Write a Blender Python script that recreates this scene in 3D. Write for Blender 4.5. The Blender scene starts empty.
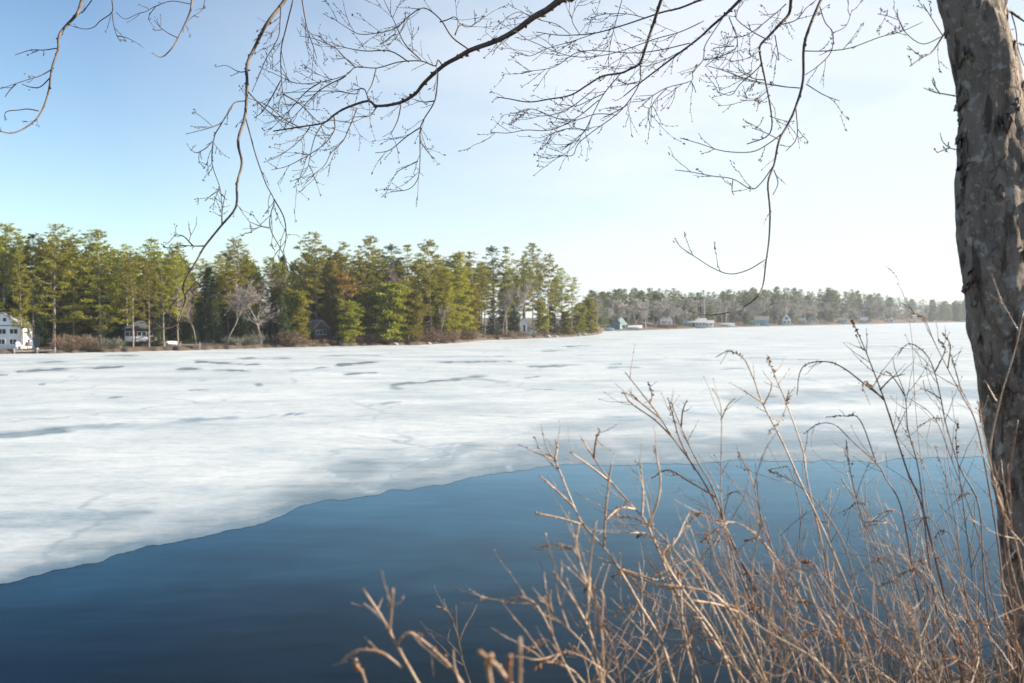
import bpy, math, random
import numpy as np
from mathutils import Vector, noise, Matrix

random.seed(7)
R = random
scene = bpy.context.scene
COL = scene.collection
F = 35.0 / 36.0 * 1024
PITCH = math.atan(25.5 / F)
CAMH = 5.0
CAM = Vector((0, 0, CAMH))
FW = Vector((0, math.cos(PITCH), -math.sin(PITCH)))
UP = Vector((0, math.sin(PITCH), math.cos(PITCH)))


def P(px, py, d):
    """world point seen at (px, py), d metres in front of the camera"""
    return CAM + d * (FW + Vector(((px - 512) / F, 0, 0)) + UP * ((341.5 - py) / F))


def G(px, py, z=0.0):
    r = P(px, py, 1.0) - CAM
    return CAM + r * ((z - CAMH) / r.z)


# ------------------------------------------------------------------ helpers
class MB:
    def __init__(self):
        self.v = []; self.f = []; self.m = []

    def add(self, vs, fs, mi=0):
        o = len(self.v)
        self.v.extend([tuple(p) for p in vs])
        self.f.extend([tuple(i + o for i in q) for q in fs])
        self.m.extend([mi] * len(fs))

    def box(self, cx, cy, cz, sx, sy, sz, rz=0.0, mi=0):
        c, s = math.cos(rz), math.sin(rz)
        vs = []
        for dz in (-.5, .5):
            for dx, dy in ((-.5, -.5), (.5, -.5), (.5, .5), (-.5, .5)):
                x, y = dx * sx, dy * sy
                vs.append((cx + x * c - y * s, cy + x * s + y * c, cz + dz * sz))
        self.add(vs, [(3, 2, 1, 0), (4, 5, 6, 7), (0, 1, 5, 4), (1, 2, 6, 5), (2, 3, 7, 6), (3, 0, 4, 7)], mi)

    def tube(self, pts, rad, n=5, mi=0):
        pts = [Vector(p) for p in pts]
        k = len(pts)
        vs = []
        ref = None
        for i, p in enumerate(pts):
            t = (pts[min(i + 1, k - 1)] - pts[max(i - 1, 0)])
            if t.length < 1e-9: t = Vector((0, 0, 1))
            t.normalize()
            if ref is None:
                ref = t.orthogonal().normalized()
            ref = (ref - t * ref.dot(t))
            if ref.length < 1e-6: ref = t.orthogonal()
            ref.normalize()
            b = t.cross(ref)
            r = rad[i] if hasattr(rad, '__len__') else rad
            for j in range(n):
                a = 2 * math.pi * j / n
                vs.append(p + (ref * math.cos(a) + b * math.sin(a)) * r)
        fs = []
        for i in range(k - 1):
            for j in range(n):
                fs.append((i * n + j, i * n + (j + 1) % n, (i + 1) * n + (j + 1) % n, (i + 1) * n + j))
        fs.append(tuple(range(n))[::-1]); fs.append(tuple((k - 1) * n + j for j in range(n)))
        self.add(vs, fs, mi)

    def blob(self, c, r, ax=None, stretch=1.0, mi=0):
        """small six-sided bud"""
        ax = (ax or Vector((0, 0, 1))).normalized()
        a = ax.orthogonal().normalized(); b = ax.cross(a)
        c = Vector(c)
        vs = [c + ax * r * stretch, c + a * r, c + b * r, c - a * r, c - b * r, c - ax * r * stretch]
        self.add(vs, [(0, 1, 2), (0, 2, 3), (0, 3, 4), (0, 4, 1), (5, 2, 1), (5, 3, 2), (5, 4, 3), (5, 1, 4)], mi)

    def mesh(self, name, mats, smooth=False):
        me = bpy.data.meshes.new(name)
        me.from_pydata(self.v, [], self.f)
        for m in (mats if isinstance(mats, (list, tuple)) else [mats]):
            me.materials.append(m)
        if any(self.m): me.polygons.foreach_set('material_index', self.m)
        if smooth: me.polygons.foreach_set('use_smooth', [True] * len(self.f))
        me.update()
        return me

    def build(self, name, mats, parent=None, smooth=False):
        return link(name, self.mesh(name, mats, smooth), parent)


def link(name, me, parent=None):
    o = bpy.data.objects.new(name, me)
    COL.objects.link(o)
    if parent is not None: o.parent = parent
    return o


def tag(o, label=None, cat=None, group=None, kind=None):
    if label: o['label'] = label
    if cat: o['category'] = cat
    if group: o['group'] = group
    if kind: o['kind'] = kind
    return o


def empty(name, loc, rz=0.0, label=None, cat=None, group=None):
    o = bpy.data.objects.new(name, None)
    COL.objects.link(o)
    o.location = loc; o.rotation_euler = (0, 0, rz); o.empty_display_size = .2
    return tag(o, label, cat, group)


def lerp(a, b, t): return a + (b - a) * t


def smooth(e0, e1, x):
    t = np.clip((x - e0) / (e1 - e0), 0, 1)
    return t * t * (3 - 2 * t)


def curve_pts(pts, per=4):
    """Catmull-Rom through points"""
    pts = [Vector(p) for p in pts]
    if len(pts) < 3: per = max(per, 3)
    q = [pts[0] * 2 - pts[1]] + pts + [pts[-1] * 2 - pts[-2]]
    out = []
    for i in range(1, len(q) - 2):
        a, b, c, d = q[i - 1:i + 3]
        for k in range(per):
            t = k / per
            out.append(.5 * ((2 * b) + (c - a) * t + (2 * a - 5 * b + 4 * c - d) * t * t + (3 * b - a - 3 * c + d) * t ** 3))
    out.append(pts[-1])
    return out


# ---------------------------------------------------------------- materials
def nmat(name):
    m = bpy.data.materials.new(name); m.use_nodes = True
    nt = m.node_tree
    return m, nt, nt.nodes['Principled BSDF']


def N(nt, t, **kw):
    n = nt.nodes.new(t)
    for k, v in kw.items():
        if k in n.inputs: n.inputs[k].default_value = v
        else: setattr(n, k, v)
    return n


def ramp(nt, fac, stops):
    r = nt.nodes.new('ShaderNodeValToRGB')
    e = r.color_ramp.elements
    while len(e) < len(stops): e.new(.5)
    for el, (p, c) in zip(e, stops):
        el.position = p; el.color = (*c, 1) if len(c) == 3 else c
    nt.links.new(fac, r.inputs[0])
    return r.outputs[0]


def mixc(nt, fac, a, b, mode='MIX'):
    n = nt.nodes.new('ShaderNodeMix'); n.data_type = 'RGBA'; n.blend_type = mode
    for s, val in ((n.inputs[0], fac), (n.inputs[6], a), (n.inputs[7], b)):
        if hasattr(val, 'is_output'): nt.links.new(val, s)
        elif isinstance(val, (int, float)): s.default_value = val
        else: s.default_value = (*val, 1)
    return n.outputs[2]


def math_n(nt, op, a, b=None, clamp=False):
    n = nt.nodes.new('ShaderNodeMath'); n.operation = op; n.use_clamp = clamp
    for s, val in zip(n.inputs, (a, b)):
        if val is None: continue
        if hasattr(val, 'is_output'): nt.links.new(val, s)
        else: s.default_value = val
    return n.outputs[0]


def noise_n(nt, scale, vec=None, detail=4, rough=.55, mapping=None):
    n = N(nt, 'ShaderNodeTexNoise', Scale=scale, Detail=detail, Roughness=rough)
    if vec is None:
        vec = N(nt, 'ShaderNodeTexCoord').outputs['Object']
    if mapping:
        mp = N(nt, 'ShaderNodeMapping'); mp.inputs['Scale'].default_value = mapping
        nt.links.new(vec, mp.inputs['Vector']); vec = mp.outputs[0]
    nt.links.new(vec, n.inputs['Vector'])
    return n.outputs['Fac']


def bump(nt, b, h, dist, strength=.6):
    n = N(nt, 'ShaderNodeBump', Strength=strength, Distance=dist)
    nt.links.new(h, n.inputs['Height']); nt.links.new(n.outputs[0], b.inputs['Normal'])


def mat_var(name, c1, c2, scale=3.0, rough=.8, bmp=0.0, mapping=None, spec=.3):
    m, nt, b = nmat(name)
    f = noise_n(nt, scale, mapping=mapping)
    col = ramp(nt, f, [(.3, c1), (.7, c2)])
    nt.links.new(col, b.inputs['Base Color'])
    b.inputs['Roughness'].default_value = rough
    b.inputs['Specular IOR Level'].default_value = spec
    if bmp: bump(nt, b, f, bmp)
    return m


def mat_leaf(name, c1, c2, c3, trans=.35):
    m, nt, b = nmat(name)
    isl = N(nt, 'ShaderNodeNewGeometry').outputs['Random Per Island']
    oi = N(nt, 'ShaderNodeObjectInfo').outputs['Random']
    col = ramp(nt, isl, [(0, c1), (.6, c2), (1, c3)])
    v = math_n(nt, 'ADD', math_n(nt, 'MULTIPLY', oi, .5), .72)
    hs = N(nt, 'ShaderNodeHueSaturation')
    nt.links.new(col, hs.inputs['Color']); nt.links.new(v, hs.inputs['Value'])
    nt.links.new(math_n(nt, 'ADD', math_n(nt, 'MULTIPLY', oi, .036), .49), hs.inputs['Hue'])
    col = hs.outputs[0]
    nt.links.new(col, b.inputs['Base Color']); b.inputs['Roughness'].default_value = .7
    b.inputs['Specular IOR Level'].default_value = .2
    tr = N(nt, 'ShaderNodeBsdfTranslucent'); nt.links.new(col, tr.inputs['Color'])
    mx = N(nt, 'ShaderNodeMixShader'); mx.inputs[0].default_value = trans
    nt.links.new(b.outputs[0], mx.inputs[1]); nt.links.new(tr.outputs[0], mx.inputs[2])
    nt.links.new(mx.outputs[0], nt.nodes['Material Output'].inputs['Surface'])
    return m


M = {}
M['needle'] = mat_leaf('pine_needles', (.135, .145, .018), (.26, .24, .034), (.40, .33, .05), .36)
M['needle_dark'] = mat_leaf('hemlock_needles', (.032, .052, .022), (.060, .082, .030), (.10, .11, .036), .3)
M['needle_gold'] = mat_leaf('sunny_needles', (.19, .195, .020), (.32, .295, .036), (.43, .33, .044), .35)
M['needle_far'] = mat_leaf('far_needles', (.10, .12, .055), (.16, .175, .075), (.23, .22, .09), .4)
M['brush'] = mat_leaf('bare_brush', (.115, .075, .048), (.165, .105, .065), (.22, .15, .09), .15)
M['brush_stem'] = mat_var('brush_stem', (.12, .085, .06), (.22, .155, .105), 2.0, .9)
M['rust_leaf'] = mat_leaf('rust_leaves', (.20, .10, .035), (.27, .14, .05), (.30, .19, .07), .3)
M['pine_bark'] = mat_var('pine_bark', (.14, .11, .09), (.33, .275, .235), 2.0, .9)
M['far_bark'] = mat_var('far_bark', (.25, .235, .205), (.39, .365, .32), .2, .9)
M['grey_bark'] = mat_var('grey_bark', (.19, .165, .15), (.34, .30, .275), 1.5, .9)
M['pale_bark'] = mat_var('pale_bark', (.30, .27, .25), (.48, .44, .41), 1.5, .85)
M['pink_bark'] = mat_var('pink_bark', (.24, .16, .14), (.36, .26, .23), 1.5, .9)
M['twig'] = mat_var('branch_bark', (.055, .044, .038), (.18, .135, .105), 14.0, .75, spec=.35)
M['twig_fine'] = mat_var('twig_bark', (.045, .037, .038), (.11, .085, .075), 20.0, .7)
M['stem_pale'] = mat_var('pale_stem', (.22, .13, .075), (.54, .375, .25), 24.0, .42, spec=.45)
M['stem_red'] = mat_var('red_stem', (.10, .044, .026), (.30, .155, .085), 20.0, .5, spec=.5)
M['stem_grey'] = mat_var('grey_stem', (.10, .070, .05), (.32, .235, .165), 22.0, .6, spec=.4)
M['seed'] = mat_var('seed_head', (.17, .075, .03), (.42, .22, .10), 60.0, .9)
M['seed_dark'] = mat_var('dark_seed_head', (.05, .032, .025), (.15, .09, .06), 60.0, .9)
M['white_paint'] = mat_var('white_paint', (.70, .72, .73), (.80, .81, .82), .8, .6)
M['trim'] = mat_var('white_trim', (.74, .75, .76), (.82, .82, .82), 1.0, .5)
M['teal_paint'] = mat_var('teal_paint', (.13, .22, .24), (.17, .27, .29), 1.0, .6)
M['teal_pale'] = mat_var('pale_teal_paint', (.34, .55, .55), (.42, .62, .62), 1.0, .6)
M['blue_paint'] = mat_var('blue_paint', (.16, .33, .46), (.22, .40, .54), 1.0, .6)
M['grey_paint'] = mat_var('grey_paint', (.36, .37, .38), (.46, .47, .47), 1.0, .7)
M['tan_paint'] = mat_var('tan_paint', (.42, .33, .25), (.52, .42, .33), 1.0, .7)
M['brown_board'] = mat_var('brown_board', (.045, .032, .026), (.085, .062, .05), 3.0, .85, mapping=(8, 8, 1))
M['red_paint'] = mat_var('dark_red_paint', (.25, .09, .07), (.33, .13, .10), 1.0, .7)
M['roof_grey'] = mat_var('grey_shingle', (.20, .20, .20), (.32, .31, .30), 2.5, .85)
M['roof_dark'] = mat_var('dark_shingle', (.06, .065, .065), (.12, .125, .125), 2.5, .85)
M['roof_teal'] = mat_var('teal_roof', (.07, .12, .125), (.12, .18, .185), 2.5, .6)
M['roof_pale'] = mat_var('pale_roof', (.50, .50, .50), (.66, .66, .66), 1.0, .6)
M['wood'] = mat_var('weathered_wood', (.24, .20, .17), (.40, .35, .30), 3.0, .8, mapping=(1, 6, 1))
M['tarp'] = mat_var('white_tarp', (.60, .62, .63), (.74, .75, .76), 2.0, .5)
M['tarp_blue'] = mat_var('blue_tarp', (.12, .20, .30), (.18, .27, .38), 2.0, .5)
M['metal'] = mat_var('dull_metal', (.35, .36, .37), (.48, .49, .50), 4.0, .4)
M['stone'] = mat_var('grey_stone', (.20, .19, .18), (.38, .36, .34), 3.0, .9, .05)


def glass():
    m, nt, b = nmat('window_glass')
    b.inputs['Base Color'].default_value = (.015, .022, .028, 1)
    b.inputs['Roughness'].default_value = .06
    return m


M['glass'] = glass()


def bark_material():
    m, nt, b = nmat('mature_bark')
    tc = N(nt, 'ShaderNodeTexCoord').outputs['Object']
    base = ramp(nt, noise_n(nt, 9, tc, 8, .7, (1.8, 1.8, .6)), [(.30, (.115, .085, .064)), (.5, (.26, .205, .16)), (.72, (.41, .34, .28))])
    big = noise_n(nt, 2.6, tc, 4, .6)
    base = mixc(nt, math_n(nt, 'MULTIPLY', ramp(nt, big, [(.42, (0, 0, 0)), (.66, (1, 1, 1))]), .45), base, (.37, .315, .27))
    # small pale lichen blotches of several sizes
    for sc, lo, k, c in ((16, .58, .75, (.62, .57, .50)), (34, .58, .65, (.54, .49, .43)), (8, .60, .5, (.46, .43, .37))):
        f = ramp(nt, noise_n(nt, sc, tc, 5, .6, (1, 1, 1)), [(lo, (0, 0, 0)), (lo + .07, (1, 1, 1))])
        base = mixc(nt, math_n(nt, 'MULTIPLY', f, k), base, c)
    crack = ramp(nt, noise_n(nt, 8, tc, 6, .65, (2.4, 2.4, .45)), [(.36, (1, 1, 1)), (.43, (0, 0, 0))])
    base = mixc(nt, math_n(nt, 'MULTIPLY', crack, .6), base, (.035, .027, .021))
    wv = N(nt, 'ShaderNodeTexNoise', Scale=9.0, Detail=4.0); nt.links.new(tc, wv.inputs['Vector'])
    wm = N(nt, 'ShaderNodeVectorMath'); wm.operation = 'MULTIPLY_ADD'; wm.inputs[1].default_value = (.09, .09, .12)
    nt.links.new(wv.outputs['Color'], wm.inputs[0]); nt.links.new(tc, wm.inputs[2])
    mp = N(nt, 'ShaderNodeMapping'); mp.inputs['Scale'].default_value = (1, 1, .42); nt.links.new(wm.outputs[0], mp.inputs['Vector'])
    ve = N(nt, 'ShaderNodeTexVoronoi', Scale=24.0); ve.feature = 'DISTANCE_TO_EDGE'; nt.links.new(mp.outputs[0], ve.inputs['Vector'])
    fis = ramp(nt, ve.outputs['Distance'], [(.0, (1, 1, 1)), (.10, (0, 0, 0))])
    fis = math_n(nt, 'MULTIPLY', fis, ramp(nt, noise_n(nt, 6, tc, 4, .6, (1, 1, .6)), [(.45, (0, 0, 0)), (.62, (1, 1, 1))]))
    base = mixc(nt, math_n(nt, 'MULTIPLY', fis, .45), base, (.05, .04, .033))
    nt.links.new(base, b.inputs['Base Color'])
    b.inputs['Roughness'].default_value = .9
    b.inputs['Specular IOR Level'].default_value = .2
    h = math_n(nt, 'ADD', math_n(nt, 'ADD', math_n(nt, 'MULTIPLY', crack, -.7), math_n(nt, 'MULTIPLY', fis, -.45)), noise_n(nt, 26, tc, 8, .75, (1.5, 1.5, .8)))
    bump(nt, b, h, .022, 1.0)
    return m


M['bark'] = bark_material()


def ground_material():
    m, nt, b = nmat('leaf_litter')
    tc = N(nt, 'ShaderNodeTexCoord').outputs['Object']
    a = noise_n(nt, .35, tc, 6, .65)
    c = noise_n(nt, 9, tc, 5, .7)
    col = ramp(nt, a, [(.3, (.03, .023, .018)), (.5, (.07, .05, .035)), (.7, (.115, .08, .052))])
    col = mixc(nt, .5, col, ramp(nt, c, [(.35, (.035, .026, .02)), (.65, (.14, .095, .06))]))
    nt.links.new(col, b.inputs['Base Color'])
    b.inputs['Roughness'].default_value = .95
    bump(nt, b, c, .06, .8)
    return m


def water_material():
    m, nt, b = nmat('lake_water')
    tc = N(nt, 'ShaderNodeTexCoord').outputs['Object']
    sep = N(nt, 'ShaderNodeSeparateXYZ'); nt.links.new(tc, sep.inputs[0])
    # dark shallows by the bank, deeper bluer water with painted sky reflection further out
    depth = math_n(nt, 'ADD', math_n(nt, 'MULTIPLY', sep.outputs['Y'], 1 / 34), math_n(nt, 'MULTIPLY', math_n(nt, 'SUBTRACT', noise_n(nt, .20, tc, 6, .6), .5), .55))
    bed_reflection = ramp(nt, depth, [(.36, (.004, .006, .007)), (.52, (.005, .014, .024)), (.75, (.013, .050, .082)), (1.0, (.040, .100, .138))])
    h = noise_n(nt, .8, tc, 3, .5, (.6, 1.3, 1))
    bp = N(nt, 'ShaderNodeBump', Strength=.16, Distance=.07); nt.links.new(h, bp.inputs['Height'])
    body = N(nt, 'ShaderNodeBsdfDiffuse'); nt.links.new(bed_reflection, body.inputs['Color'])
    gl = N(nt, 'ShaderNodeBsdfGlossy', Roughness=.08); gl.inputs['Color'].default_value = (.58, .79, .94, 1)
    fr = N(nt, 'ShaderNodeFresnel', IOR=1.33)
    for n_ in (gl, fr): nt.links.new(bp.outputs[0], n_.inputs['Normal'])
    mx = N(nt, 'ShaderNodeMixShader'); nt.links.new(math_n(nt, 'MULTIPLY', math_n(nt, 'POWER', fr.outputs[0], 1.5), 1.4), mx.inputs[0])
    nt.links.new(body.outputs[0], mx.inputs[1]); nt.links.new(gl.outputs[0], mx.inputs[2])
    nt.links.new(mx.outputs[0], nt.nodes['Material Output'].inputs['Surface'])
    nt.nodes.remove(b)
    return m


def ice_material():
    m, nt, b = nmat('lake_ice')
    tc = N(nt, 'ShaderNodeTexCoord').outputs['Object']
    wa = N(nt, 'ShaderNodeAttribute'); wa.attribute_name = 'wet_shade'
    wet_shade = wa.outputs['Fac']
    ca = N(nt, 'ShaderNodeAttribute'); ca.attribute_name = 'crack'
    n1 = noise_n(nt, .16, tc, 6, .6, (.6, 1.0, 1))
    n2 = noise_n(nt, .9, tc, 8, .7, (.5, 1.0, 1))
    n3 = noise_n(nt, .035, tc, 3, .5)
    snow = ramp(nt, n1, [(.30, (.38, .43, .46)), (.5, (.52, .55, .56)), (.72, (.63, .645, .645))])
    snow = mixc(nt, math_n(nt, 'MULTIPLY', ramp(nt, n2, [(.38, (1, 1, 1)), (.52, (0, 0, 0))]), .22), snow, (.36, .41, .44))
    snow = mixc(nt, math_n(nt, 'MULTIPLY', ramp(nt, n3, [(.4, (0, 0, 0)), (.65, (1, 1, 1))]), .18), snow, (.40, .42, .41))
    # wet, thin, grey ice and painted tree shade: attribute broken up by noise
    w = math_n(nt, 'ADD', wet_shade, math_n(nt, 'MULTIPLY', math_n(nt, 'SUBTRACT', mixc(nt, .4, n2, n1), .5), 1.7))
    w = math_n(nt, 'MULTIPLY', w, math_n(nt, 'MULTIPLY', wet_shade, 4.0, True))
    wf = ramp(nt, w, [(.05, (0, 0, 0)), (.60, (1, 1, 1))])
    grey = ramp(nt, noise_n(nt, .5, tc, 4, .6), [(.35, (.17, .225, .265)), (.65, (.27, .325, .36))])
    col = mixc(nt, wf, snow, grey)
    col = mixc(nt, ca.outputs['Fac'], col, (.58, .63, .66))
    # refrozen seams running through the sheet
    vo = N(nt, 'ShaderNodeTexVoronoi', Scale=.075); vo.feature = 'DISTANCE_TO_EDGE'
    nv = N(nt, 'ShaderNodeTexNoise', Scale=.22, Detail=5.0); nt.links.new(tc, nv.inputs['Vector'])
    va = N(nt, 'ShaderNodeVectorMath'); va.operation = 'MULTIPLY_ADD'; va.inputs[1].default_value = (5, 5, 0)
    nt.links.new(nv.outputs['Color'], va.inputs[0]); nt.links.new(tc, va.inputs[2]); nt.links.new(va.outputs[0], vo.inputs['Vector'])
    seam = ramp(nt, vo.outputs['Distance'], [(.0, (1, 1, 1)), (.011, (0, 0, 0))])
    some = ramp(nt, noise_n(nt, .05, tc, 2, .5), [(.40, (0, 0, 0)), (.52, (1, 1, 1))])
    col = mixc(nt, math_n(nt, 'MULTIPLY', math_n(nt, 'MULTIPLY', seam, some), .6), col, (.22, .28, .32))
    grit = ramp(nt, noise_n(nt, 6, tc, 6, .75, (.5, 1, 1)), [(.35, (.86, .87, .88)), (.65, (1.06, 1.05, 1.05))])
    col = mixc(nt, 1.0, col, grit, 'MULTIPLY')
    slush = ramp(nt, noise_n(nt, 1.5, tc, 9, .78, (.55, 1, 1)), [(.38, (.80, .85, .89)), (.54, (1.03, 1.03, 1.02))])
    col = mixc(nt, 1.0, col, slush, 'MULTIPLY')
    patch = ramp(nt, noise_n(nt, .11, tc, 8, .7, (.7, 1, 1)), [(.52, (1, 1, 1)), (.60, (.86, .90, .93))])
    col = mixc(nt, 1.0, col, patch, 'MULTIPLY')
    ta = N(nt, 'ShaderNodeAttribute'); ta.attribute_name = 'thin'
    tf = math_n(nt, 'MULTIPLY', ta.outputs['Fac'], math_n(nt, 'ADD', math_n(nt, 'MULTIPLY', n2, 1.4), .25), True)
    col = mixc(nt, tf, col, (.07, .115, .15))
    nt.links.new(col, b.inputs['Base Color'])
    nt.links.new(math_n(nt, 'ADD', math_n(nt, 'MULTIPLY', wf, -.42), .62), b.inputs['Roughness'])
    b.inputs['IOR'].default_value = 1.31
    nt.links.new(math_n(nt, 'ADD', math_n(nt, 'MULTIPLY', wf, -.28), .36), b.inputs['Specular IOR Level'])
    bump(nt, b, n2, .03, .25)
    return m


M['ground'] = ground_material(); M['water'] = water_material(); M['ice'] = ice_material()

# ------------------------------------------------------------------ terrain
SHORE = [(-900, 118), (-500, 120), (-200, 125), (-40, 129), (0, 131), (60, 133.5), (130, 139), (200, 146), (250, 153), (300, 160), (360, 166), (420, 172),
         (455, 184), (470, 194), (482, 205), (510, 212), (545, 226), (572, 240), (590, 256), (598, 268), (601, 280), (604, 330),
         (640, 345), (690, 395), (740, 450), (790, 505), (830, 553), (880, 635), (920, 720), (960, 800), (1100, 860), (1500, 880)]
_sa = np.array([math.atan((p - 512) / F) for p, _ in SHORE])
_sr = np.array([y / math.cos(a) for (p, y), a in zip(SHORE, _sa)])


def shore_r(th):
    return np.interp(th, _sa, _sr)


BANK_Y = [-60, 0, 2, 3.5, 4.5, 6, 8, 10, 11.5, 14, 20]
BANK_Z = [3.9, 3.4, 3.32, 3.16, 2.95, 2.3, 1.3, .4, -.1, -.9, -1.4]


def ground_np(x, y):
    x = np.asarray(x, float); y = np.asarray(y, float)
    r = np.hypot(x, y); th = np.arctan2(x, y)
    d = r - shore_r(th) - 1.1 * np.sin(th * 83) * np.sin(th * 197 + 2) - .5 * np.sin(th * 611 + 1) * np.sin(th * 71)
    front = np.cos(th) > .05
    hill = 1.0 + 2.0 * smooth(5, 40, d) + 5.0 * smooth(30, 160, d) * smooth(.05, .2, th) * (th < .55)
    land = np.where(d < 0, np.maximum(d * .25, -1.4), np.minimum(d * .30, .55) + (hill - 1) * smooth(1, 20, d))
    land = np.where(front, land, -1.4)
    wob = .10 * np.sin(x * 1.7 + 1) + .07 * np.sin(x * 3.9 + y * 2)
    bank = np.interp(y + wob * 2, BANK_Y, BANK_Z) + .30 * smooth(.6, 2.0, x) * smooth(7, 4, y) + .03 * np.sin(x * 7 + y * 5) * (y < 12)
    return np.maximum(land, bank)


def gz(x, y): return float(ground_np(x, y))


def build_terrain():
    ths = np.concatenate([np.linspace(-math.pi, -.62, 90)[:-1], np.linspace(-.62, .62, 700), np.linspace(.62, math.pi, 90)[1:]])
    nr = 44 + 10 + 40 + 14
    V = []
    for th in ths:
        s = float(shore_r(th))
        rr = np.concatenate([np.geomspace(.4, 16, 44), np.linspace(16, s - 5, 12)[1:-1], np.linspace(s - 5, s + 35, 40), np.geomspace(s + 40, 1300, 14)])
        x = rr * math.sin(th); y = rr * math.cos(th)
        z = ground_np(x, y)
        V.extend(zip(x.tolist(), y.tolist(), z.tolist()))
    fs = []
    for i in range(len(ths) - 1):
        for j in range(nr - 1):
            a = i * nr + j
            fs.append((a, a + 1, a + nr + 1, a + nr))
    V.append((0, 0, gz(0, 0)))
    c = len(V) - 1
    for i in range(len(ths) - 1):
        fs.append((c, i * nr, (i + 1) * nr))
    me = bpy.data.meshes.new('ground'); me.from_pydata(V, [], fs); me.materials.append(M['ground'])
    me.polygons.foreach_set('use_smooth', [True] * len(fs)); me.update()
    return tag(link('ground', me), kind='structure')


build_terrain()

# water: one sheet below the ice
mb = MB(); nseg = 96
mb.add([(0, 300, 0)] + [(980 * math.cos(2 * math.pi * i / nseg), 300 + 980 * math.sin(2 * math.pi * i / nseg), 0) for i in range(nseg)],
       [(0, 1 + i, 1 + (i + 1) % nseg) for i in range(nseg)])
tag(mb.build('water', M['water']), kind='structure')

# ------------------------------------------------------------------ ice
EDGE = [(-600, 700), (-200, 628), (-60, 596), (0, 583), (60, 569), (130, 553), (200, 537), (260, 522), (285, 513), (300, 507), (335, 501), (375, 496), (420, 487),
        (470, 477), (520, 470), (550, 467), (600, 465), (650, 463), (700, 462), (760, 462), (820, 461), (900, 459), (1000, 457), (1200, 455), (1600, 452), (2600, 446)]
ex = np.array([p for p, _ in EDGE], float); ey = np.array([q for _, q in EDGE], float)


def edge_y(px):
    return (np.interp(px, ex, ey) + 1.5 * np.sin(px * .031) + 1.0 * np.sin(px * .073 + 1) + .45 * np.sin(px * .19 + 2) * np.sin(px * .013) + np.array([1.5 * noise.fractal(Vector((float(q) * .045, 5, 0)), .7, 2.1, 5) for q in np.atleast_1d(px)]))


WET_SHADE = [  # x0, y0, x1, y1, half height, strength
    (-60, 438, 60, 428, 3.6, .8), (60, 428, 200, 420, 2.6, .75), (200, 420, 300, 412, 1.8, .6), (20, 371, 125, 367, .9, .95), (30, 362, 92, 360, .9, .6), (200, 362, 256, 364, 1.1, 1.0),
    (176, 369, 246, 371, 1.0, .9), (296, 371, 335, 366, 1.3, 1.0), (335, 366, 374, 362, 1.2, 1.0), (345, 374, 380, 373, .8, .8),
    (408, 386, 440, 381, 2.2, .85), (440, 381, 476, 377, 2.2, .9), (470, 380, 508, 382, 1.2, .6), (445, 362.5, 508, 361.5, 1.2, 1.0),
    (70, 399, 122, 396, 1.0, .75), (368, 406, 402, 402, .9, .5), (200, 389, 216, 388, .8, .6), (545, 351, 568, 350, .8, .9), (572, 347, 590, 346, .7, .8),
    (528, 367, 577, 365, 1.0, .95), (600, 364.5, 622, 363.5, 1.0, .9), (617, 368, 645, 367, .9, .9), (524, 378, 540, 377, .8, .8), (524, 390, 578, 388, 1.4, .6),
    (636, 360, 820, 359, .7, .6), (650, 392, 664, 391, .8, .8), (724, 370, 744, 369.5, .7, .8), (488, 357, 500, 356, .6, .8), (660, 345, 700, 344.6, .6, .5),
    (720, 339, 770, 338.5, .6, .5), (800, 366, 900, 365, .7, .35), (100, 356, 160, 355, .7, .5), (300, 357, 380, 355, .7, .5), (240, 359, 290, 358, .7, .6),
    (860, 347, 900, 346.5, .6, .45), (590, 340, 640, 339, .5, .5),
    # broad bands: thin ice near the open water, and tree shade painted as grey
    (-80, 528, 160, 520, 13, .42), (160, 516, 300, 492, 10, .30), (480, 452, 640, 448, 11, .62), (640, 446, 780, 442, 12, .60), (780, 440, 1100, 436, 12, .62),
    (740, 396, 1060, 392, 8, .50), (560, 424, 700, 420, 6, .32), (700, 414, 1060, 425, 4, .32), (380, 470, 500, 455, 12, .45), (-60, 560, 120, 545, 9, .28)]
CRACKS = [(300, 452, 318, 464, 1.5), (318, 464, 342, 482, 1.8), (342, 482, 372, 493, 1.5), (500, 448, 540, 447, .9), (410, 456, 452, 452, .8), (420, 462, 470, 457, .7), (432, 448, 460, 444, .7), (606, 432, 640, 429, .9), (560, 462, 585, 460, .8),
          (508, 466, 511, 474, .6), (600, 434, 612, 438, .7), (760, 453, 850, 449, .8), (640, 458, 690, 455, .8), (880, 447, 1000, 441, .9), (690, 440, 720, 437, .7), (820, 431, 900, 433, .7)]


def seg_mask(px, py, x0, y0, x1, y1, hh):
    t = np.clip((px - x0) / (x1 - x0 + 1e-6), 0, 1) if abs(x1 - x0) > abs(y1 - y0) else np.clip((py - y0) / (y1 - y0), 0, 1)
    cx = x0 + (x1 - x0) * t; cy = y0 + (y1 - y0) * t
    d = np.hypot((px - cx) / (hh * 5), (py - cy) / hh)
    return smooth(1.5, .3, d)


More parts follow.
